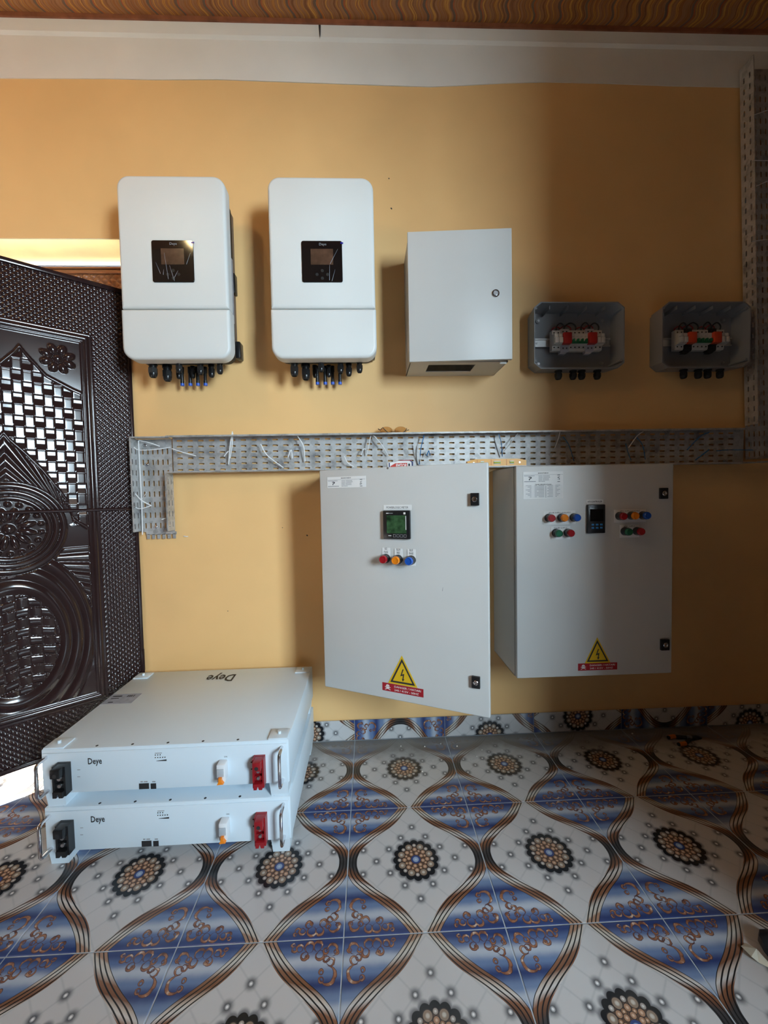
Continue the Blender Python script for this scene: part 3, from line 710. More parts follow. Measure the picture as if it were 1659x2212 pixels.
    fuse(x, 'left'); spd(x+2*M_, 'left'); mcb(x+4*M_); spd(x+8*M_, 'right'); fuse(x+10*M_, 'right')
    # jumper wires looping over the top
    links = ('left fuse holder to left block', 'left block to breaker', 'breaker to right block', 'right block to right fuse holder')
    def wire(xa, xb, h, m_, lab, dy=0.):
        P = spline([(base[0]+xa, -.036+dy, base[2]+.040), (base[0]+xa-.001, -.040+dy, base[2]+.040+h*.62), (base[0]+(xa+xb)/2, -.043+dy, base[2]+.040+h), (base[0]+xb+.001, -.040+dy, base[2]+.040+h*.62), (base[0]+xb, -.036+dy, base[2]+.040)], 6)
        o = MB().tube(P, .0028 if m_ == 'wire_black' else .0023, 8).build('jumper_wire', m_); tag(o, lab, 'wire', 'jumper wires above the breakers')
    for i, (a_, b_, h) in enumerate(((.024, .054, .034), (.060, .105, .034), (.132, .162, .036), (.170, .205, .034))): wire(x+a_, x+b_, h, 'wire_black', 'black jumper wire from %s, %s' % (links[i], where))
    for i, (a_, b_, h) in enumerate(((.010, .042, .022), (.046, .088, .027), (.112, .146, .020), (.150, .184, .028))): wire(x+a_, x+b_, h, 'wire_red', 'red jumper wire from %s, %s' % (links[i], where), .008)
cbx = [aty((1139+1352)/2+2, 735, -.05), aty((1407+1625)/2+3, 735, -.05)]
CZB = 1.592
XC1 = aty(1252, 725, -CDP)[0]; XC2 = aty(1526.5, 725, -CDP)[0]
combiner(XC1, CZB, 'grey open combiner box with dark red blocks, next to the light grey wall box', 'box with dark red blocks', 'red_block', 'dark red', 'module_grey',
         [aty(p_, 812, -.05)[0]-XC1 for p_ in (1206, 1238, 1256.5, 1290)], .010)
combiner(XC2, CZB, 'grey open combiner box with bright orange red blocks, beside the upright cable tray', 'box with orange red blocks', 'orange_block', 'orange red', 'black_matt',
         [aty(p_, 812, -.05)[0]-XC2 for p_ in (1476.5, 1508, 1528.5, 1555)], .004)

# ------------------------------------------------------------------ perforated cable trays
def slotted(mb, O, U, V, N, nu, nv, pu, pv, sl, sh, mu0=0, mu1=0, mv0=0, mv1=0, th=.0014):
    O, U, V, N = Vector(O), Vector(U), Vector(V), Vector(N)
    def P(a, b, k): return tuple(O+U*a+V*b+N*k)
    for i in range(nu):
        for j in range(nv):
            x0, y0 = mu0+i*pu, mv0+j*pv; cx, cy_ = x0+pu/2, y0+pv/2
            outer = [(x0, y0), (cx, y0), (x0+pu, y0), (x0+pu, cy_), (x0+pu, y0+pv), (cx, y0+pv), (x0, y0+pv), (x0, cy_)]
            a, b = sl/2, sh/2; c = min(a, b)*.72
            if sl > sh: inner = [(cx-a+c, cy_-b), (cx, cy_-b), (cx+a-c, cy_-b), (cx+a, cy_), (cx+a-c, cy_+b), (cx, cy_+b), (cx-a+c, cy_+b), (cx-a, cy_)]
            else: inner = [(cx-a, cy_-b+c), (cx, cy_-b), (cx+a, cy_-b+c), (cx+a, cy_), (cx+a, cy_+b-c), (cx, cy_+b), (cx-a, cy_+b-c), (cx-a, cy_)]
            v = [P(*q, 0) for q in outer]+[P(*q, 0) for q in inner]+[P(*q, th) for q in outer]+[P(*q, th) for q in inner]
            f = []
            for q in range(8):
                w_ = (q+1) % 8; f += [(q, w_, 8+w_, 8+q), (16+q, 16+w_, 24+w_, 24+q), (8+q, 8+w_, 24+w_, 24+q)]
            mb.add(v, f)
    Wd, Ht = mu0+nu*pu+mu1, mv0+nv*pv+mv1
    def quad(a0, a1, b0, b1):
        if a1-a0 < 1e-6 or b1-b0 < 1e-6: return
        mb.add([P(a, b, k) for k in (0, th) for b in (b0, b1) for a in (a0, a1)], [(0, 2, 3, 1), (4, 5, 7, 6), (0, 1, 5, 4), (2, 6, 7, 3), (0, 4, 6, 2), (1, 3, 7, 5)])
    quad(0, Wd, 0, mv0); quad(0, Wd, Ht-mv1, Ht); quad(0, mu0, mv0, Ht-mv1); quad(Wd-mu1, Wd, mv0, Ht-mv1)
TZA, TZB = 1.190, 1.341; TFD = .060; TBY = -.012
t_ = thing('cable_tray', 'long horizontal galvanised perforated cable tray above the cabinets', 'cable tray', (-.8225, 0, TZA))
PU, PV = .0445, .0245
LT = 1.668+.8225; nu = int((LT-.010)/PU)
mb = MB(); slotted(mb, (0, TBY, 0), (1, 0, 0), (0, 0, 1), (0, -1, 0), nu, 6, PU, PV, .0245, .0070, .006, LT-.006-nu*PU, .002, TZB-TZA-.002-6*PV); mb.build('tray_bed', 'galvanised', t_, smooth=0)
for nm, z in (('upper_flange', TZB-TZA-.0014), ('lower_flange', 0)):
    s_ = 1 if z == 0 else -1; xs0 = 0.; nf = int((LT-xs0-.012)/PU)
    mb = MB(); slotted(mb, (xs0, TBY, z), (1, 0, 0), (0, -1, 0), (0, 0, 1), nf, 2, PU, .0245, .0245, .0070, .006, LT-xs0-.006-nf*PU, .008, TFD-.008-.049)
    mb.box(xs0, LT, TBY-TFD-.001, TBY-TFD+.001, z if s_ > 0 else z-.005, (z+.005) if s_ > 0 else z+.0014)
    mb.build(nm, 'galvanised', t_, smooth=0)
# drop piece at the door end
t_ = thing('cable_tray', 'short galvanised cable tray drop with comb-cut end beside the carved door', 'cable tray', (-.966, 0, .945))
DW, DH = .140, TZB-.945-.006; PV2 = .0445; PU2 = .0203
mb = MB(); nr = int(DH/PV2); slotted(mb, (0, TBY-.0018, 0), (1, 0, 0), (0, 0, 1), (0, -1, 0), 6, nr, PU2, PV2, .0062, .0240, .010, DW-.010-6*PU2, .004, DH-.004-nr*PV2)
for i in range(6): mb.box(.022+i*.0215, .035+i*.0215, TBY-.0032, TBY-.0018, -.030, -.010)
mb.box(.020, DW+.006, TBY-.0032, TBY-.0018, -.012, .0)
mb.build('tray_bed', 'galvanised', t_, smooth=0)
mb = MB(); slotted(mb, (0, TBY-.003, .004), (0, -1, 0), (0, 0, 1), (-1, 0, 0), 2, nr, .026, PV2, .0062, .0240, .004, TFD-.060, 0, DH-.004-nr*PV2)
mb.box(-.0014, .005, TBY-TFD-.001, TBY-TFD+.001, .004, DH); mb.box(-.0014, DW+.002, TBY-TFD, TBY-.002, DH+.002, DH+.0034); mb.box(-.0014, DW+.002, TBY-TFD-.001, TBY-TFD+.001, DH-.002, DH+.0034); mb.build('left_flange', 'galvanised', t_, smooth=0)
mb = MB(); nr2 = 5; slotted(mb, (DW, TBY-.003, .006), (0, -1, 0), (0, 0, 1), (1, 0, 0), 2, nr2, .026, PV2, .0062, .0240, .004, TFD-.060, .004, .012)
mb.box(DW-.004, DW+.0014, TBY-TFD-.001, TBY-TFD+.001, .006, .016+nr2*PV2+.006); mb.build('right_flange', 'galvanised', t_, smooth=0)
for (x, z) in ((.030, .365), (.034, .285), (.060, .020), (.118, .020)):
    MB().lathe((x, TBY-.0032, z), (0, -1, 0), [(0, .0075), (.0015, .0075), (.003, .005), (.0045, .002)], 14).build('bolt', 'chrome', t_)
# upright tray on the right
t_ = thing('cable_tray', 'tall upright galvanised cable tray rising beside the combiner box', 'cable tray', (1.676, 0, 1.205), (0, math.radians(-1.9), 0))
UW, UH = .150, 1.66
mb = MB(); nr = int(UH/PV2); slotted(mb, (0, TBY-.0042, .004), (1, 0, 0), (0, 0, 1), (0, -1, 0), 6, nr, .0235, PV2, .0066, .0240, .005, UW-.005-6*.0235, .0, UH-nr*PV2); mb.build('tray_bed', 'galvanised', t_, smooth=0)
nr = int((UH-.15)/PV2)
for nm, x, n3 in (('left_flange', 0, (-1, 0, 0)), ('right_flange', UW, (1, 0, 0))):
    mb = MB(); slotted(mb, (x, TBY-.0042, .152), (0, -1, 0), (0, 0, 1), n3, 2, nr, .026, PV2, .0066, .0240, .006, .004, 0, UH-.15-nr*PV2)
    mb.box(x-.003 if x else x-.0014, x+.0014 if x else x+.003, TBY-.066, TBY-.064, .152, UH+.002); mb.build(nm, 'galvanised', t_, smooth=0)
mb = MB(); mb.box(-.004, .25, TBY-TFD, TBY-.006, -.0145, -.013); mb.box(-.004, .25, TBY-TFD-.001, TBY-TFD+.001, -.0145, -.009); mb.build('lower_flange', 'galvanised', t_, smooth=0)
for x, z, m_ in ((.12, .05, 'chrome'),):
    MB().lathe((x, TBY-.006, z), (0, -1, 0), [(0, .007), (.002, .007), (.004, .003)], 14).build('bolt', m_, t_)

# ------------------------------------------------------------------ floor standing height cabinets on the wall
def lamp_part(parent, x, z, m_, y=0., r_=.0150, d_=.030):
    o = MB().lathe((x, y, z), (0, -1, 0), [(0, r_*1.05), (.008, r_*1.05), (.0085, r_*.98), (d_*.7, r_*.98)], 22).build('indicator_lamp', 'black_plastic', parent)
    MB().lathe((x, y-d_*.55, z), (0, -1, 0), [(0, r_*.93), (d_*.30, r_*.93), (d_*.42, r_*.84), (d_*.45, r_*.78), (d_*.45, r_*.70), (d_*.41, r_*.66), (d_*.41, .001)], 22).build('lens', m_, o)
    return o
def lock_part(parent, x0, x1, z0, z1, y):
    o = MB().bbox(x0, x1, y-.010, y, z0, z1, .002).build('lock', 'black_plastic', parent)
    cx, cz = (x0+x1)/2, (z0+z1)/2; q = (x1-x0)*.30
    MB().lathe((cx, y-.0095, cz), (0, -1, 0), [(0, q), (.002, q), (.003, q*.85), (.003, q*.6), (.001, q*.55)], 20).build('lock_barrel', 'chrome', o)
    return o
def warning(parent, apex, bl, br_, y):
    # yellow triangle, black border, bolt ; apex/bl/br = (x, z)
    def tri(i, yy0, yy1, nm, m_, par):
        A, B, C_ = [np.array(q) for q in (apex, bl, br_)]; c = (A+B+C_)/3; P = []
        for q in (A, B, C_): P.append(c+(q-c)*i)
        return MB().prism([tuple(q) for q in P], yy0, yy1).build(nm, m_, par, smooth=0)
    s = tri(1.0, y-.0006, y-.0001, 'warning_sign', 'warn_yellow', parent)
    tri(.84, y-.0009, y-.0006, 'border', 'ink', s); tri(.66, y-.0012, y-.0009, 'field', 'warn_yellow', s)
    c = (np.array(apex)+np.array(bl)+np.array(br_))/3; h = apex[1]-(bl[1]+br_[1])/2; k = h*.5
    pol = [(.02, .50), (.10, .52), (-.02, .08), (.13, .16), (.08, -.28), (.14, -.27), (.03, -.50), (-.03, -.26), (.02, -.27), (.04, .00), (-.13, -.09)]
    MB().prism([(c[0]+a*k*1.1, c[1]+b_*k*.82) for a, b_ in pol], y-.0015, y-.0012).build('bolt_symbol', 'ink', s, smooth=0)
def danger(parent, x0, x1, z0, z1, y):
    s = MB().box(x0, x1, y-.0006, y-.0001, z0, z1).build('danger_label', 'danger_red', parent, smooth=0)
    w_, h = x1-x0, z1-z0
    text('DANGER / HATARI', h*.34, 'print_white', s, (x0+w_*.62, y-.0008, z0+h*.70), width=w_*.64, bold=.01)
    text('240 / 415V - 50HZ', h*.34, 'print_white', s, (x0+w_*.595, y-.0008, z0+h*.28), width=w_*.59, bold=.01)
    k = MB(); cx, cz = x0+w_*.135, z0+h*.62; rr_ = h*.23
    k.prism([(cx+rr_*math.cos(a), cz+rr_*.95*math.sin(a)) for a in np.linspace(0, 2*PI, 18, endpoint=False)], y-.0010, y-.0006)
    k.box(cx-rr_*.55, cx+rr_*.55, y-.0010, y-.0006, cz-rr_*1.5, cz-rr_*.6)
    for sg in (-1, 1):
        a_ = Vector((cx-h*.36, 0, cz-h*.28-sg*h*.16)); b_ = Vector((cx+h*.36, 0, cz-h*.28+sg*h*.16)); n3 = Vector((0, 0, h*.045))
        k.add([(q.x, y-.0009, q.z) for q in (a_-n3, b_-n3, b_+n3, a_+n3)], [(0, 1, 2, 3)])
    k.build('skull_symbol', 'print_white', s, smooth=0)
    for ex in (-.4, .4): MB().cyl((cx+ex*rr_, y-.0011, cz-rr_*.1), (cx+ex*rr_, y-.0013, cz-rr_*.1), rr_*.22, 8).build('skull_eye', 'danger_red', s)
def nameplate(parent, x0, x1, z0, z1, y, big=False):
    s = MB().box(x0, x1, y-.0012, y-.0001, z0, z1).build('nameplate', 'paper_white', parent, smooth=0)
    w_ = x1-x0; hh = (z1-z0) if not big else (z1-z0)*.42; zt = z1; yy = y-.0014
    text('MANUFACTURED BY', hh*.14, 'ink', s, (x0+w_*.5, yy, zt-hh*.13), width=w_*.26, bold=.02)
    ln = MB(); k = hh*.022
    def line(a, b_, z, t_=1.): ln.box(x0+w_*a, x0+w_*b_, yy-.0001, yy+.0001, z-k*t_, z+k*t_)
    line(0.01, .99, zt-hh*.27, .5); line(.02, .28, zt-hh*.36); line(.02, .31, zt-hh*.86, 1.4)
    ln.build('print_lines', 'ink_soft', s, smooth=0)
    l2 = MB()
    for i, e in enumerate((.66, .67, .64, .64, .54)):
        for (a, b_) in ((.38, .38+(e-.38)*.35), (.38+(e-.38)*.4, e)): l2.box(x0+w_*a, x0+w_*b_, yy-.0001, yy+.0001, zt-hh*(.38+.12*i)-k, zt-hh*(.38+.12*i)+k)
    if big:
        z = zt-hh*1.12
        for i in range(9):
            zz = z-(i+.7)*(z-z0)*.098
            for (a, b_) in ((.06+.05*(i % 3), .20), (.28, .34+.05*((i*5) % 4)), (.38, .52), (.60+.03*(i % 2), .74), (.80, .92-.04*(i % 3))): l2.box(x0+w_*a, x0+w_*b_, yy-.0001, yy+.0001, zz-k*.8, zz+k*.8)
            l2.box(x0+w_*.02, x0+w_*.98, yy, yy+.0001, zz-(z-z0)*.05-k*.2, zz-(z-z0)*.05+k*.2)
        text('PANEL SPECIFICATIONS', hh*.13, 'ink', s, (x0+w_*.5, yy, z-hh*.01), width=w_*.40, bold=.02)
        l2.box(x0+w_*.555, x0+w_*.565, yy-.0001, yy+.0001, z0+.004, z-hh*.12)
    l2.build('print_lines', 'ink_soft', s, smooth=0)
    lg = MB(); cx, cz, q = x0+w_*.16, zt-hh*.58, hh*.17
    pol = [(-.9, .75), (.2, .85), (.95, .7), (1.05, .2), (.75, -.15), (.1, -.35), (-.02, -1.0), (-.42, -1.0), (-.35, -.15), (.3, .1), (.5, .3), (.3, .42), (-.3, .42)]
    lg.prism([(cx+a*q, cz+b_*q) for a, b_ in pol], yy-.0002, yy); lg.build('maker_logo', 'ink', s, smooth=0)
    cx = x0+w_*.885; lg = MB(); q = hh*.13; cz = zt-hh*.60
    pth = spline([(cx+q*.7, 0, cz+q*1.0), (cx-q*.5, 0, cz+q*.7), (cx-q*.3, 0, cz+q*.1), (cx+q*.5, 0, cz-q*.3), (cx+q*.2, 0, cz-q*1.0), (cx-q*.9, 0, cz-q*.7)], 5)
    pth = [(a, yy-.0002, c) for a, b_, c in pth]; lg.tube(pth, q*.24, 6, .2); 
    for z_ in (.32, .90): lg.box(cx-q*.9, cx+q*.9, yy-.0001, yy+.0001, zt-hh*z_-k, zt-hh*z_+k)
    lg.build('approval_mark', 'ink', s, smooth=0)
def strip(parent, x0, x1, z0, z1, y, txt, frac, bold=0., name='label_strip', tz=.5, th=.6):
    s = MB().bbox(x0, x1, y-.0012, y-.0001, z0, z1, .0004).build(name, 'paper_white', parent, smooth=0)
    text(txt, (z1-z0)*th, 'ink', s, ((x0+x1)/2, y-.0014, z0+(z1-z0)*tz), width=(x1-x0)*frac, bold=bold)
    return s
CABW, CABH, CABD = .6, .8, .2787
def cab_body(r, front):
    b = MB(); t = .002; yf = -front
    b.box(0, CABW, -.003, -.001, 0, CABH); b.box(0, t, yf, -.003, 0, CABH); b.box(CABW-t, CABW, yf, -.003, 0, CABH); b.box(0, CABW, yf, -.003, 0, t); b.box(0, CABW, yf, -.003, CABH-t, CABH)
    l = .022
    b.box(t, l, yf, yf+t, t, CABH-t); b.box(CABW-l, CABW-t, yf, yf+t, t, CABH-t); b.box(l, CABW-l, yf, yf+t, t, l); b.box(l, CABW-l, yf, yf+t, CABH-l, CABH-t)
    b.build('body', 'cab_grey', r, smooth=0)
    MB().box(.04, CABW-.04, -.020, -.017, .04, CABH-.04).build('mounting_plate', 'zinc_dull', r, smooth=0)
# --- cabinet 1: door swung open
C1X, C1Z, C1A = -.1784, .3758, .4395
r = thing('electrical_cabinet', 'grey steel cabinet with swung open door and green-screen meter', 'cabinet', (C1X, 0, C1Z))
cab_body(r, CABD-.022)
for z in (.12, .40, .66):
    for x in (.10, .24, .38, .50):
        MB().bbox(x-.045, x+.045, -.075, -.021, z-.05, z+.05, .004).build('contactor', 'black_matt' if (x*100+z*10) % 3 > 1 else 'module_white', r)
dE = MB().bbox(0, CABW, 0, .020, 0, CABH, .004, 3).build('door', 'cab_grey', r, (0, -CABD, 0), (0, 0, -C1A))
def on_door(px, py):                          # pixel -> (s, z) on the open door's outer face
    u = np.array([math.cos(C1A), -math.sin(C1A), 0]); n3 = np.array([math.sin(C1A), math.cos(C1A), 0]); P0 = np.array([C1X, -CABD, C1Z])
    d = ray(px, py); t = ((P0-CP)@n3)/(d@n3); q = CP+d*t-P0; return float(q@u), float(q[2])
# fittings live in a frame fixed to the door (parts of the cabinet)
class DoorFrame: pass
def put(o):                                   # move a part built in door coordinates onto the open door
    o.location = (0, -CABD, 0); o.rotation_euler = (0, 0, -C1A); return o
def q2(px0, py0, px1, py1):
    a = on_door(px0, py0); b_ = on_door(px1, py1); return a[0], b_[0], b_[1], a[1]
x0, x1, z0, z1 = q2(707, 1031, 790.5, 1052)
before = set(r.children); nameplate(r, x0, x1, z0, z1, 0)
x0, x1, z0, z1 = q2(828.5, 1091, 889, 1101.5); strip(r, x0, x1, z0, z1, 0, 'POWERLOGIC METER', .78)
x0, x1, z0, z1 = q2(829.5, 1102.5, 888.5, 1164.5)
m_ = MB().bbox(x0, x1, -.012, 0, z0, z1, .003).build('power_meter', 'black_plastic', r); mw, mh = x1-x0, z1-z0
MB().box(x0+mw*.15, x0+mw*.87, -.0128, -.0118, z0+mh*.20, z0+mh*.83).build('screen', 'screen_green', m_)
MB().box(x0+mw*.845, x0+mw*.87, -.0131, -.0127, z0+mh*.33, z0+mh*.81).build('screen_edge', 'print_white', m_)
MB().bbox(x0+mw*.77, x0+mw*.845, -.0126, -.0116, z0+mh*.865, z0+mh*.935, .0004).build('badge', 'print_white', m_)
MB().box(x0+mw*.13, x0+mw*.22, -.0122, -.0118, z0+mh*.888, z0+mh*.915).build('print', 'print_white', m_)
MB().box(x0+mw*.22, x0+mw*.38, -.0122, -.0118, z0+mh*.892, z0+mh*.912).build('print', 'ink_soft', m_)
MB().box(x0+mw*.20, x0+mw*.31, -.0122, -.0118, z0+mh*.105, z0+mh*.125).build('print', 'print_white', m_)
for i in range(4):
    cx = x0+mw*(.43+.13*i); w2 = mw*.05
    ring = MB(); o_ = rr(cx-w2, cx+w2, z0+mh*.115-w2, z0+mh*.115+w2, w2*.35, 3); i_ = rr(cx-w2*.8, cx+w2*.8, z0+mh*.115-w2*.8, z0+mh*.115+w2*.8, w2*.25, 3)
    n8 = len(o_); ring.add([(a, -.0124, c) for a, c in o_]+[(a, -.0124, c) for a, c in i_], [(j, (j+1) % n8, n8+(j+1) % n8, n8+j) for j in range(n8)]); ring.build('button', 'ink_soft', m_, smooth=0)
for (px, py, mm, tx) in ((832.4, 1206.5, 'lens_red', 'RED\nPHASE'), (858.9, 1208.5, 'lens_amber', 'YELLOW\nPHASE'), (886.9, 1210, 'lens_blue', 'BLUE\nPHASE')):
    a, b_ = on_door(px+2.0, py-.5)
    strip(r, a-.0145, a+.0145, b_-.019, b_+.036, 0, tx, .5, tz=.84, th=.20, name='lamp_tag')
    lamp_part(r, a, b_, mm, 0, .0150, .034)
for q in ((1017, 1065, 1036, 1092), (1019.5, 1458, 1038, 1486.5)):
    x0, x1, z0, z1 = q2(*q); lock_part(r, x0, x1, z0, z1, 0)
warning(r, on_door(868, 1416), on_door(838.5, 1475), on_door(902, 1486), 0)
a = on_door(826, 1473.5); b_ = on_door(915, 1507.5); danger(r, a[0], b_[0], a[1]-.0275, a[1]+.0005, 0)
a = on_door(837.5, 1011.5); MB().cyl((a[0], .002, a[1]), (a[0], -.0004, a[1]), .0035, 12).build('screw_hole', 'zinc_dull', r)
a = on_door(956, 1273); MB().add([(a[0]-.002, -.0003, a[1]-.006), (a[0], -.0003, a[1]-.006), (a[0]+.002, -.0003, a[1]+.007), (a[0]+.001, -.0003, a[1]+.007)], [(0, 1, 2, 3)]).build('scratch', 'ink_soft', r, smooth=0)
for c in r.children:
    if c not in before and c is not dE: put(c)
# --- cabinet 2: closed
C2X, C2Z = .5446, .3795; FY = -.2794
r = thing('electrical_cabinet', 'grey steel cabinet with closed door, ten coloured lamps and a controller', 'cabinet', (C2X, 0, C2Z))
cab_body(r, CABD-.024)
MB().bbox(0, CABW, FY, FY+.020, 0, CABH, .004, 3).build('door', 'cab_grey', r)
def o2(px, py):
    q = aty(px, py, FY); return q[0]-C2X, q[2]-C2Z
def q3(px0, py0, px1, py1):
    a = o2(px0, py0); b_ = o2(px1, py1); return a[0], b_[0], b_[1], a[1]
x0, x1, z0, z1 = q3(1130, 1019.5, 1216.5, 1076.5); nameplate(r, x0, x1, z0, z1, FY, True)
x0, x1, z0, z1 = q3(1266, 1079.5, 1303, 1087.5); strip(r, x0, x1, z0, z1, FY, 'ATS CONTROLLER', .85, .02)
x0, x1, z0, z1 = q3(1266, 1090, 1304, 1151); m_ = MB().bbox(x0, x1, FY-.012, FY, z0, z1, .003).build('ats_controller', 'black_plastic', r); mw, mh = x1-x0, z1-z0
MB().box(x0+mw*.13, x0+mw*.87, FY-.0126, FY-.0118, z0+mh*.42, z0+mh*.84).build('screen', 'black_glass', m_)
text('SMART', mh*.055, 'label_grey', m_, (x0+mw*.24, FY-.0124, z0+mh*.92), name='print', width=mw*.24, bold=.02)
for i in range(3):
    for j in range(2):
        cx, cz = x0+mw*(.28+.24*i), z0+mh*(.19+.11*j); MB().bbox(cx-mw*.07, cx+mw*.07, FY-.0130, FY-.0118, cz-mh*.03, cz+mh*.03, .0005).build('button', 'tie_blue', m_)
for (q, tx, fr, lamps) in (((1174, 1104.5, 1243, 1132), 'SOLAR SUPPLY AVAILABLE', .68, ((1184.5, 1118.5, 'lens_red'), (1212, 1118, 'lens_amber'), (1238.5, 1117.5, 'lens_blue'))),
                           ((1189.5, 1137.5, 1231.5, 1164.5), 'SOLAR SUPPLY', .68, ((1200, 1151, 'lens_green'), (1225.5, 1150.5, 'lens_red'))),
                           ((1326.5, 1101, 1394.5, 1127.5), 'KPLC SUPPLY AVAILABLE', .62, ((1337, 1114.5, 'lens_red'), (1362, 1113.5, 'lens_amber'), (1387, 1113, 'lens_blue'))),
                           ((1338.5, 1134, 1380.5, 1160.5), 'KPLC SUPPLY', .55, ((1348.5, 1147.5, 'lens_green'), (1374.5, 1147, 'lens_red')))):
    x0, x1, z0, z1 = q3(*q); strip(r, x0, x1, z0, z1, FY, tx, fr, tz=.88, th=.16, name='lamp_plate')
    for px, py, mm in lamps: a, b_ = o2(px, py); lamp_part(r, a, b_, mm, FY, .0148, .034)
for q in ((1423, 1054, 1440, 1077.5), (1425, 1380, 1443, 1403)):
    x0, x1, z0, z1 = q3(*q); lock_part(r, x0, x1, z0, z1, FY)
a, b_, c_ = o2(1290, 1376.5), o2(1263, 1433), o2(1318.5, 1431); zb_ = (b_[1]+c_[1])/2
warning(r, a, (b_[0], zb_), (c_[0], zb_), FY)
x0, x1, z0, z1 = q3(1248.5, 1433, 1333, 1449.5); danger(r, x0, x1, zb_-.0275, zb_, FY)

# ------------------------------------------------------------------ battery modules
BXW, BDP, BPH, BCH = .7205, .524, .1766, .132
def battery(zb, label, top):
    r = thing('battery_module', label, 'battery', (-.977, -.567, zb), (0, 0, .0041))
    z0 = BPH-BCH; hw = BXW
    cs = MB(); cs.bbox(0, hw, .002, BDP, z0, BPH, .003); cs.build('case', 'battery_white', r)
    fp = MB(); fp.bbox(.004, hw-.006, -.002, .003, z0+.002, BPH-.010, .0012); fp.build('front_panel', 'battery_white', r)
    for x_, y_ in ((.004, .004), (hw-.062, .004), (.004, BDP-.064), (hw-.062, BDP-.064)):
        f = MB(); f.loft([[(x_+i, y_+i, z), (x_+.058-i, y_+i, z), (x_+.058-i, y_+.06-i, z), (x_+i, y_+.06-i, z)] for z, i in ((0.0005, .004), (z0+.001, 0))]); f.build('foot', 'battery_white', r, smooth=0)
        if top:
            c = MB(); c.bbox(x_, x_+.058, y_, y_+.050, BPH-.001, BPH+.004, .001); c.build('corner_plate', 'battery_white', r)
            MB().cyl((x_+.029, y_+.025, BPH+.003), (x_+.029, y_+.025, BPH+.012), .005, 12).build('locating_pin', 'battery_white', r)
    for i in range(7):
        x_ = .050+i*(hw-.10)/6; MB().lathe((x_, .012, BPH-.001), (0, 0, 1), [(0, .004), (.0011, .004), (.0013, .003)], 10).build('screw', 'ink', r)
    def P(px, py): q = aty(px, py, -.567); return q[0]+.977, q[2]-BPH   # measured on the upper module
    # chrome U handles
    for x_ in (.018, hw-.020):
        za, zc = z0+.012, BPH-.020; yy = -.042; k = .010
        pts = [(x_, .0, zc), (x_, yy+k, zc), (x_, yy+k*.3, zc-k*.3), (x_, yy, zc-k), (x_, yy, za+k), (x_, yy+k*.3, za+k*.3), (x_, yy+k, za), (x_, .0, za)]
        MB().tube(pts, .0048, 10).build('handle', 'chrome', r)
    # power terminals
    def terminal(px0, px1, py0, py1, m_, nm):
        a = P(px0, py0); b_ = P(px1, py1); x0, x1, zt, zl = a[0], b_[0], a[1], b_[1]; w_ = x1-x0; h = zt-zl
        o = MB(); o.box(x0, x1, -.008, -.0015, zl, zt); o.build(nm, m_, r, smooth=0)
        for s in (0, 1): MB().bbox(x0 if not s else x1-w_*.14, x0+w_*.14 if not s else x1, -.046, -.006, zl+h*.02, zt, .002).build('terminal_cheek', m_, o if False else bpy.data.objects[o.name] if hasattr(o, 'name') else ob)
    def term(px0, px1, py0, py1, m_, nm):
        a = P(px0, py0); b_ = P(px1, py1); x0, x1, zt, zl = a[0], b_[0], a[1], b_[1]; w_ = x1-x0; h = zt-zl
        ob = MB().box(x0, x1, -.010, -.0015, zl, zt).build(nm, m_, r, smooth=0)
        for s in (0, 1):
            xa = x0 if not s else x1-w_*.15; MB().prism([(xa, zl), (xa+w_*.15, zl), (xa+w_*.15, zt), (xa, zt)], -.026, -.009).build('terminal_cheek', m_, ob, smooth=0)
        MB().bbox(x0+w_*.12, x1-w_*.12, -.042, -.009, zt-h*.30, zt, .003).build('terminal_hood', m_, ob)
        MB().cyl((x0+w_*.5, -.0425, zt-h*.19), (x0+w_*.5, -.030, zt-h*.19), w_*.17, 12).build('cable_hole', 'ink', ob)
        for k in (.42, .66):
            MB().prism([(x0+w_*.15, zl+h*(1-k)-h*.09), (x1-w_*.15, zl+h*(1-k)-h*.09), (x1-w_*.15, zl+h*(1-k)+h*.05), (x0+w_*.15, zl+h*(1-k)+h*.05)], -.022, -.009).build('busbar_step', m_, ob, smooth=0)
            MB().cyl((x0+w_*.5, -.0265, zl+h*(1-k)), (x0+w_*.5, -.021, zl+h*(1-k)), w_*.14, 12).build('terminal_screw', 'zinc_dull', ob)
        MB().prism([(x0+w_*.12, zl), (x0+w_*.40, zl), (x0+w_*.50, zl+h*.13), (x0+w_*.60, zl), (x1-w_*.12, zl), (x1-w_*.12, zl+h*.20), (x0+w_*.12, zl+h*.20)], -.034, -.009).build('terminal_foot', m_, ob, smooth=0)
    term(126, 157, 1645, 1706, 'black_plastic', 'negative_terminal'); term(549, 575, 1631, 1690, 'terminal_red', 'positive_terminal')
    a = P(206, 1645); text('Deye', .026, 'ink', r, (a[0], -.0026, a[1]), name='logo', width=.040, bold=.02)
    for (px, n_, py) in ((336, 3, 1630.5), (336, 5, 1636)):
        for i in range(n_): a = P(px+i*5.2, py-i*.2); MB().cyl((a[0], -.0018, a[1]), (a[0], -.0030, a[1]), .0016, 8).build('status_led', 'ink', r)
    a = P(335, 1627); MB().box(a[0], a[0]+.020, -.0026, -.0019, a[1]-.0008, a[1]+.0012).build('print', 'ink_soft', r)
    a = P(338, 1643.5); b_ = P(360, 1640); MB().prism([(a[0], a[1]), (b_[0], a[1]-.001), (b_[0], b_[1]), (a[0], a[1]+.0006)], -.0026, -.0019).build('level_wedge', 'ink', r, smooth=0)
    for px0, px1 in ((301, 322.5), (326, 338)):
        a = P(px0, 1692); b_ = P(px1, 1703); MB().box(a[0], b_[0], -.0032, -.0015, b_[1], a[1]).build('data_port', 'ink', r, smooth=0)
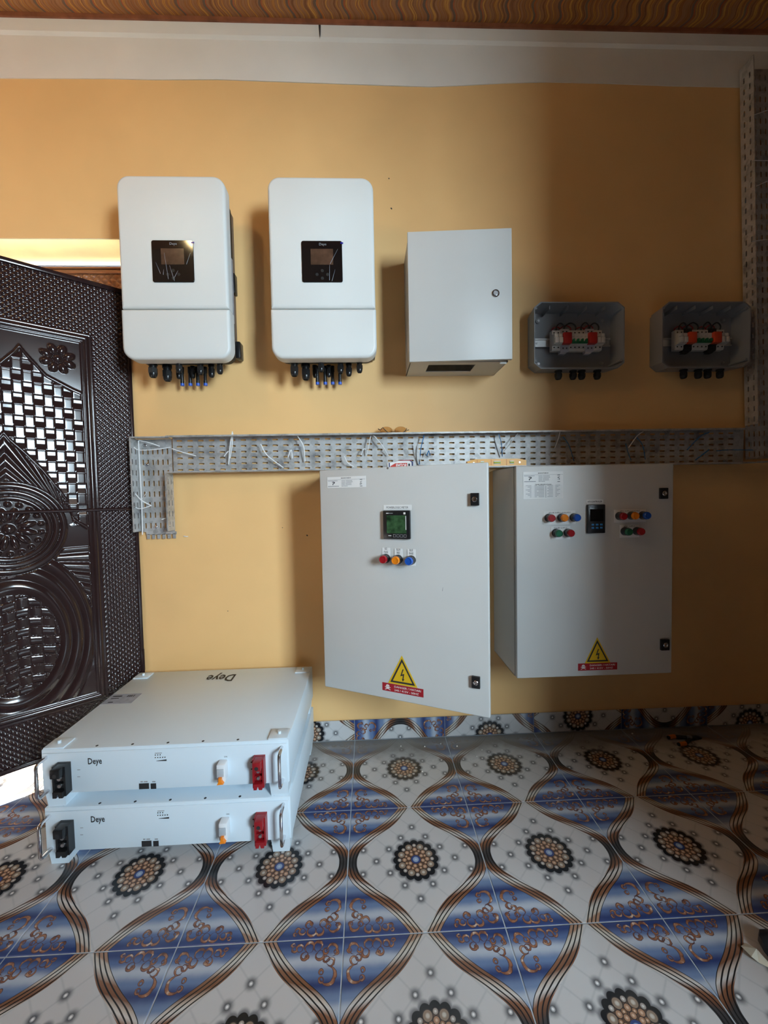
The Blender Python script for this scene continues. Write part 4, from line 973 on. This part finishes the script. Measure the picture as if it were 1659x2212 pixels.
    for px0, px1 in ((304, 309), (311, 319), (329, 336)):
        a = P(px0, 1687); b_ = P(px1, 1689); MB().box(a[0], b_[0], -.0026, -.0019, b_[1], a[1]).build('print', 'ink_soft', r, smooth=0)
    for px, py in ((171, 1662), (171, 1677)): a = P(px, py); MB().box(a[0]-.004, a[0]+.004, -.0026, -.0019, a[1]-.0008, a[1]+.0008).build('print', 'ink_soft', r, smooth=0)
    for px, py in ((543, 1646.5), (543.5, 1661.5)): a = P(px, py); MB().cyl((a[0], -.0018, a[1]), (a[0], -.0030, a[1]), .0022, 8).build('print', 'ink', r)
    a = P(474, 1640); b_ = P(494, 1677); x0, x1, zt, zl = a[0], b_[0], a[1], b_[1]; h = zt-zl
    bk = MB().bbox(x0, x1, -.030, -.0015, zl, zt, .004).build('breaker', 'breaker_white', r)
    MB().bbox(x0+.002, x1-.004, -.0325, -.029, zl+h*.36, zt-h*.22, .001).build('breaker_label', 'breaker_grey', bk)
    MB().prism([(x0+.009, zl+h*.36), (x1-.009, zl+h*.36), (x1-.009, zl+h*.20), (x1-.003, zl+h*.04), (x0+.004, zl+h*.02), (x0+.009, zl+h*.20)], -.040, -.029).build('toggle', 'toggle_orange', bk, smooth=0)
    a = P(487.5, 1634.5); text('ON', .006, 'ink', r, (a[0], -.0026, a[1]), name='print')
    if top:
        def Q(px, py): q = atz(px, py, 2*BPH); return q[0]+.977, q[1]+.567
        st = [Q(*q) for q in ((221.5, 1521), (284, 1519.5), (307, 1498), (247, 1500))]; z_ = BPH
        xs_ = [max(.003, q[0]) for q in st]; ys_ = (st[0][1]+st[1][1])/2, (st[2][1]+st[3][1])/2
        s = MB().box(.003, (xs_[1]+xs_[2])/2, ys_[0], ys_[1], z_, z_+.0004).build('rating_sticker', 'label_grey', r, smooth=0)
        w_ = (xs_[1]+xs_[2])/2; h = ys_[1]-ys_[0]
        for (a0, a1, b0, b1) in ((.12, .42, .72, .82), (.14, .40, .52, .58), (.20, .36, .12, .2), (.60, .64, .66, .86), (.66, .70, .66, .86), (.72, .76, .66, .86), (.80, .83, .66, .86)):
            MB().box(w_*a0, w_*a1, ys_[0]+h*b0, ys_[0]+h*b1, z_+.0004, z_+.0006).build('print', 'ink', s, smooth=0)
        a = Q(478, 1463); text('Deye', .085, 'ink', r, (a[0], a[1], z_+.0008), (0, 0, PI), name='top_logo', width=.112, bold=.02)
    return r
battery(0.0, 'white rack battery module standing on the tiles, below its twin', False)
battery(BPH, 'white rack battery module stacked on top of another, logo on its lid', True)

# ------------------------------------------------------------------ small things
# spirit level bridging the two cabinets
zt = C2Z+CABH
p0 = aty(1008, 1000, -.265); p1 = aty(1135, 1000, -.265); L_ = p1[0]-p0[0]
r = thing('spirit_level', 'small yellow spirit level with three vials bridging the cabinet tops', 'spirit level', (p0[0], -.265, zt+.0005))
h = .0275; pr = [(0, .002), (0, h*.72), (.030, h), (L_-.030, h), (L_, h*.78), (L_, .002)]
MB().prism(pr, -.009, .009).build('body', 'level_yellow', r, smooth=0)
MB().box(.0, L_, -.010, .010, 0, .0022).build('base_rail', 'print_white', r, smooth=0); MB().box(.030, L_-.030, -.010, .010, h, h+.0012).build('top_rail', 'print_white', r, smooth=0)
for f0, f1 in ((.225, .285), (.445, .565), (.715, .790)):
    w_ = MB().bbox(L_*f0, L_*f1, -.0098, -.0088, h*.28, h*.74, .0003).build('vial_window', 'glasses_dark' if False else 'print_white', r)
    MB().cyl((L_*f0+.001, -.0095, h*.50), (L_*f1-.001, -.0095, h*.50), h*.13, 10).build('vial', 'vial_green', r)
for fx in (.165, .40, .66): MB().box(L_*fx, L_*fx+.002, -.0094, -.0088, .004, h*.92).build('groove', 'plier_orange', r, smooth=0)
for fx in (.11, .885): MB().cyl((L_*fx, -.0088, h*.5), (L_*fx, -.0100, h*.5), .0032, 12).build('rivet', 'zinc_dull', r)
# boxed tool on the first cabinet
p0 = aty(837, 1000, -.235); p1 = aty(893, 1000, -.235); w_ = p1[0]-p0[0]
r = thing('tool_pack', 'small red, white and blue printed tool pack lying on the open cabinet', 'tool pack', (p0[0], -.235, C1Z+CABH+.0005))
hh = aty(865, 995.5, -.235)[2]-(C1Z+CABH)
MB().prism([(0, 0), (w_, 0), (w_, hh*.85), (w_*.92, hh), (w_*.45, hh*1.0), (w_*.30, hh*.86), (0, hh*.80)], 0, .06).build('case', 'print_white', r, smooth=0)
MB().prism([(w_*.05, 0), (w_*.09, 0), (w_*.09, hh*.76), (w_*.05, hh*.78)], -.0012, .0).build('corner_band', 'emt_blue', r, smooth=0)
MB().prism([(w_*.93, 0), (w_*.99, 0), (w_*.99, hh*.86), (w_*.90, hh*.985), (w_*.86, hh*.985), (w_*.93, hh*.8)], -.0012, .0).build('corner_band', 'emt_blue', r, smooth=0)
MB().prism([(w_*.42, hh*.99), (w_*.94, hh*.985), (w_*.94, hh*1.06), (w_*.5, hh*1.07)], -.0008, .058).build('lid', 'danger_red', r, smooth=0)
MB().prism([(w_*.11, hh*.10), (w_*.72, hh*.10), (w_*.76, hh*.3), (w_*.76, hh*.74), (w_*.30, hh*.72), (w_*.11, hh*.40)], -.0012, .0).build('brand_band', 'emt_red', r, smooth=0)
text('EMTOP', hh*.55, 'print_white', r, (w_*.53, -.0015, hh*.44), width=w_*.40, bold=.02)
MB().box(w_*.80, w_*.87, -.0011, .0, hh*.40, hh*.66).build('print', 'ink', r, smooth=0)
# rimless spectacles on the tray
zt = TZB; gy = -.045; p0 = aty(812, 925, gy); p1 = aty(886, 925, gy); w_ = p1[0]-p0[0]
r = thing('spectacles', 'rimless amber-tinted spectacles resting on the horizontal cable tray', 'glasses', (p0[0], gy, zt+.0004))
for cx in (.30, .72):
    pl = [(w_*cx+.026*math.cos(a), max(.0006, .011+.0165*math.sin(a))) for a in np.linspace(0, 2*PI, 24, endpoint=False)]
    MB().prism(pl, -.0008, .0008).build('lens', 'lens_tint', r)
    rim = [(x, -.0002, z) for x, z in pl if z > .012]; rim.sort(key=lambda q: q[0]); MB().tube(rim, .0005, 5).build('rim', 'plier_orange', r)
MB().tube([(w_*.45, -.001, .009), (w_*.46, -.003, .0075), (w_*.56, -.003, .0075), (w_*.575, -.001, .010)], .0009, 6).build('bridge', 'glasses_dark', r)
for pts in ([(.06, .019), (.12, .014), (.16, .018), (.20, .025), (.26, .014), (.34, .004), (.38, .002)], [(.80, .003), (.86, .009), (.90, .020), (.905, .010), (.96, .014)]):
    MB().tube([(w_*a, -.004, b_) for a, b_ in pts], .0018, 6).build('temple', 'glasses_dark', r)
# cable ties
TIES = [('w', [(502, 932), (497, 965), (494, 1003)]), ('w', [(503, 935), (501, 965), (497, 990)]), ('w', [(484, 986), (490, 978), (494, 974)]), ('w', [(563, 959), (577, 983), (612, 1010)]), ('w', [(371, 969), (395, 977), (424, 985)]),
        ('w', [(299, 952), (302, 1010), (306, 1085), (308, 1155)]), ('w', [(289, 966), (300, 972), (335, 971), (368, 966)]), ('w', [(300, 951), (325, 957), (345, 964)]), ('w', [(292, 1066), (306, 1081), (326, 1092)]), ('w', [(317, 1063), (307, 1078)]),
        ('w', [(290, 1094), (303, 1099), (328, 1092)]), ('w', [(349, 1122), (363, 1118)]), ('w', [(643, 942), (656, 965), (659, 997)]), ('w', [(622, 988), (629, 972), (632, 990)]), ('w', [(806, 939), (826, 962), (839, 984)]),
        ('w', [(801, 941), (797, 962), (792, 983)]), ('w', [(780, 983), (786, 970), (792, 972)]), ('w', [(744, 985), (751, 999), (764, 1008)]), ('w', [(900, 957), (906, 985), (909, 1004)]), ('w', [(1119, 936), (1103, 957), (1088, 975)]), ('w', [(1210, 931), (1205, 950), (1198, 969)]),
        ('w', [(1390, 932), (1376, 942), (1358, 967)]), ('w', [(1630, 248), (1659, 238), (1690, 232)]), ('w', [(1626, 346), (1660, 347), (1690, 346)]), ('w', [(1634, 402), (1659, 391), (1690, 380)]), ('w', [(1626, 521), (1660, 517), (1690, 516)]),
        ('b', [(916, 940), (909, 970), (906, 1003)]), ('b', [(922, 984), (926, 974), (929, 984)]), ('b', [(1077, 937), (1083, 958), (1085, 986)]), ('b', [(1216, 943), (1229, 962), (1240, 996)]), ('b', [(1375, 944), (1388, 962), (1394, 992)]),
        ('b', [(1352, 958), (1356, 975), (1363, 994)]), ('b', [(1484, 972), (1500, 955), (1515, 941), (1532, 934)]), ('b', [(1548, 974), (1570, 972), (1626, 972)]), ('b', [(1502, 994), (1515, 984), (1532, 971)])]
for k, (c_, pts) in enumerate(TIES):
    n_ = len(pts); up = pts[0][0] > 1600
    yb = (-.092 if up else -.030); P = []
    for i, (px, py) in enumerate(pts):
        y = yb-(.0 if up else .018*math.sin(PI*i/max(1, n_-1)))-(.016 if (i == 0 and not up) else 0)
        P.append(aty(px, py, y))
    o = MB().tube(spline(P, 6), (.0022, .0024)[c_ == 'b'], 6, .6).build('cable_tie', 'tie_white' if c_ == 'w' else 'tie_blue')
    mx = sum(q[0] for q in pts)/n_
    place = 'looped across the tall upright tray' if up else 'tangled in the tray drop by the carved door' if mx < 372 else 'hanging in the tray over the bare wall' if mx < 690 else 'hanging in the tray over the open cabinet' if mx < 1060 else 'hanging in the tray over the closed cabinet' if mx < 1455 else 'in the tray near the upright tray'
    tag(o, 'thin %s nylon cable tie %s' % ('white' if c_ == 'w' else 'blue', place), 'cable tie', ('white' if c_ == 'w' else 'blue')+' cable ties')
p = aty(403, 1159, -.004); o = MB().tube([(p[0]-.012, -.003, p[2]+.002), (p[0], -.006, p[2]), (p[0]+.006, -.003, p[2])], .002, 6).build('cable_tie', 'tie_white'); tag(o, 'white cable tie tail stuck against the wall below the tray drop', 'cable tie')
# pliers on the floor in the dark corner
p = atz(1486, 1600, 0); r = thing('pliers', 'orange and black handled pliers lying on the tiles near the skirting', 'pliers', (p[0], p[1], .001), (0, 0, .15))
for s in (-1, 1):
    MB().tube(spline([(-.075, s*.024, .008), (-.045, s*.026, .008), (-.010, s*.012, .008), (.010, s*.004, .008)], 5), .0075, 8).build('handle', 'black_matt', r)
    MB().tube(spline([(-.070, s*.0245, .0085), (-.055, s*.0262, .0085), (-.040, s*.0252, .0085)], 5), .0086, 8).build('grip', 'plier_orange', r)
    MB().prism([(.0, 0), (.060, .002), (.064, .008), (.050, .012), (.0, .015)], min(0, s*.008), max(0, s*.008)).build('jaw', 'black_plastic', r, smooth=0)
MB().cyl((.008, 0, .000), (.008, 0, .018), .010, 14).build('pivot', 'zinc_dull', r)
# scraps and crumbs on the floor
p = atz(1632, 2070, 0); r = thing('plastic_scrap', 'crumpled off-white plastic scrap on the dark tiles', 'scrap', (p[0], p[1], .0008))
MB().add([(-.014, .022, .004), (.006, .030, .001), (.012, .010, .010), (.020, -.030, .002), (-.004, -.012, .003), (-.014, -.004, .009)], [(0, 1, 2), (0, 2, 5), (5, 2, 4), (4, 2, 3)]).build('sheet', 'scrap_white', r, smooth=0)
p = atz(1668, 2080, 0); sb = MB(); sb.lathe((0, 0, 0), (0, 0, 1), [(0, .030), (.008, .042), (.022, .040), (.034, .026), (.040, .006)], 12)
bg = sb.build('plastic_bag', 'bag_dark', loc=(p[0]+.028, p[1], .0008)); bg.scale = (.8, 1.3, 1); tag(bg, 'dark crumpled plastic bag on the tiles by the scrap', 'bag')
for (px, py, s_) in ((917, 1613, .004), (952, 1607, .0025), (987, 1612, .004), (866, 1612, .003), (1030, 1634, .003), (912, 1667, .004), (1041, 1620, .003), (1366, 1585, .004), (1415, 1612, .003)):
    p = atz(px, py, 0); o = MB().add([(-s_, -s_, 0), (s_, -s_*.7, 0), (s_*.8, s_, 0), (-s_*.7, s_*.8, 0), (0, 0, s_*1.1)], [(0, 1, 2, 3), (0, 1, 4), (1, 2, 4), (2, 3, 4), (3, 0, 4)]).build('debris_chip', 'debris', loc=(p[0], p[1], .0003), smooth=0)
    tag(o, 'tiny pale plaster crumb lying on the dusty tiles by the skirting', 'debris', 'plaster crumbs')
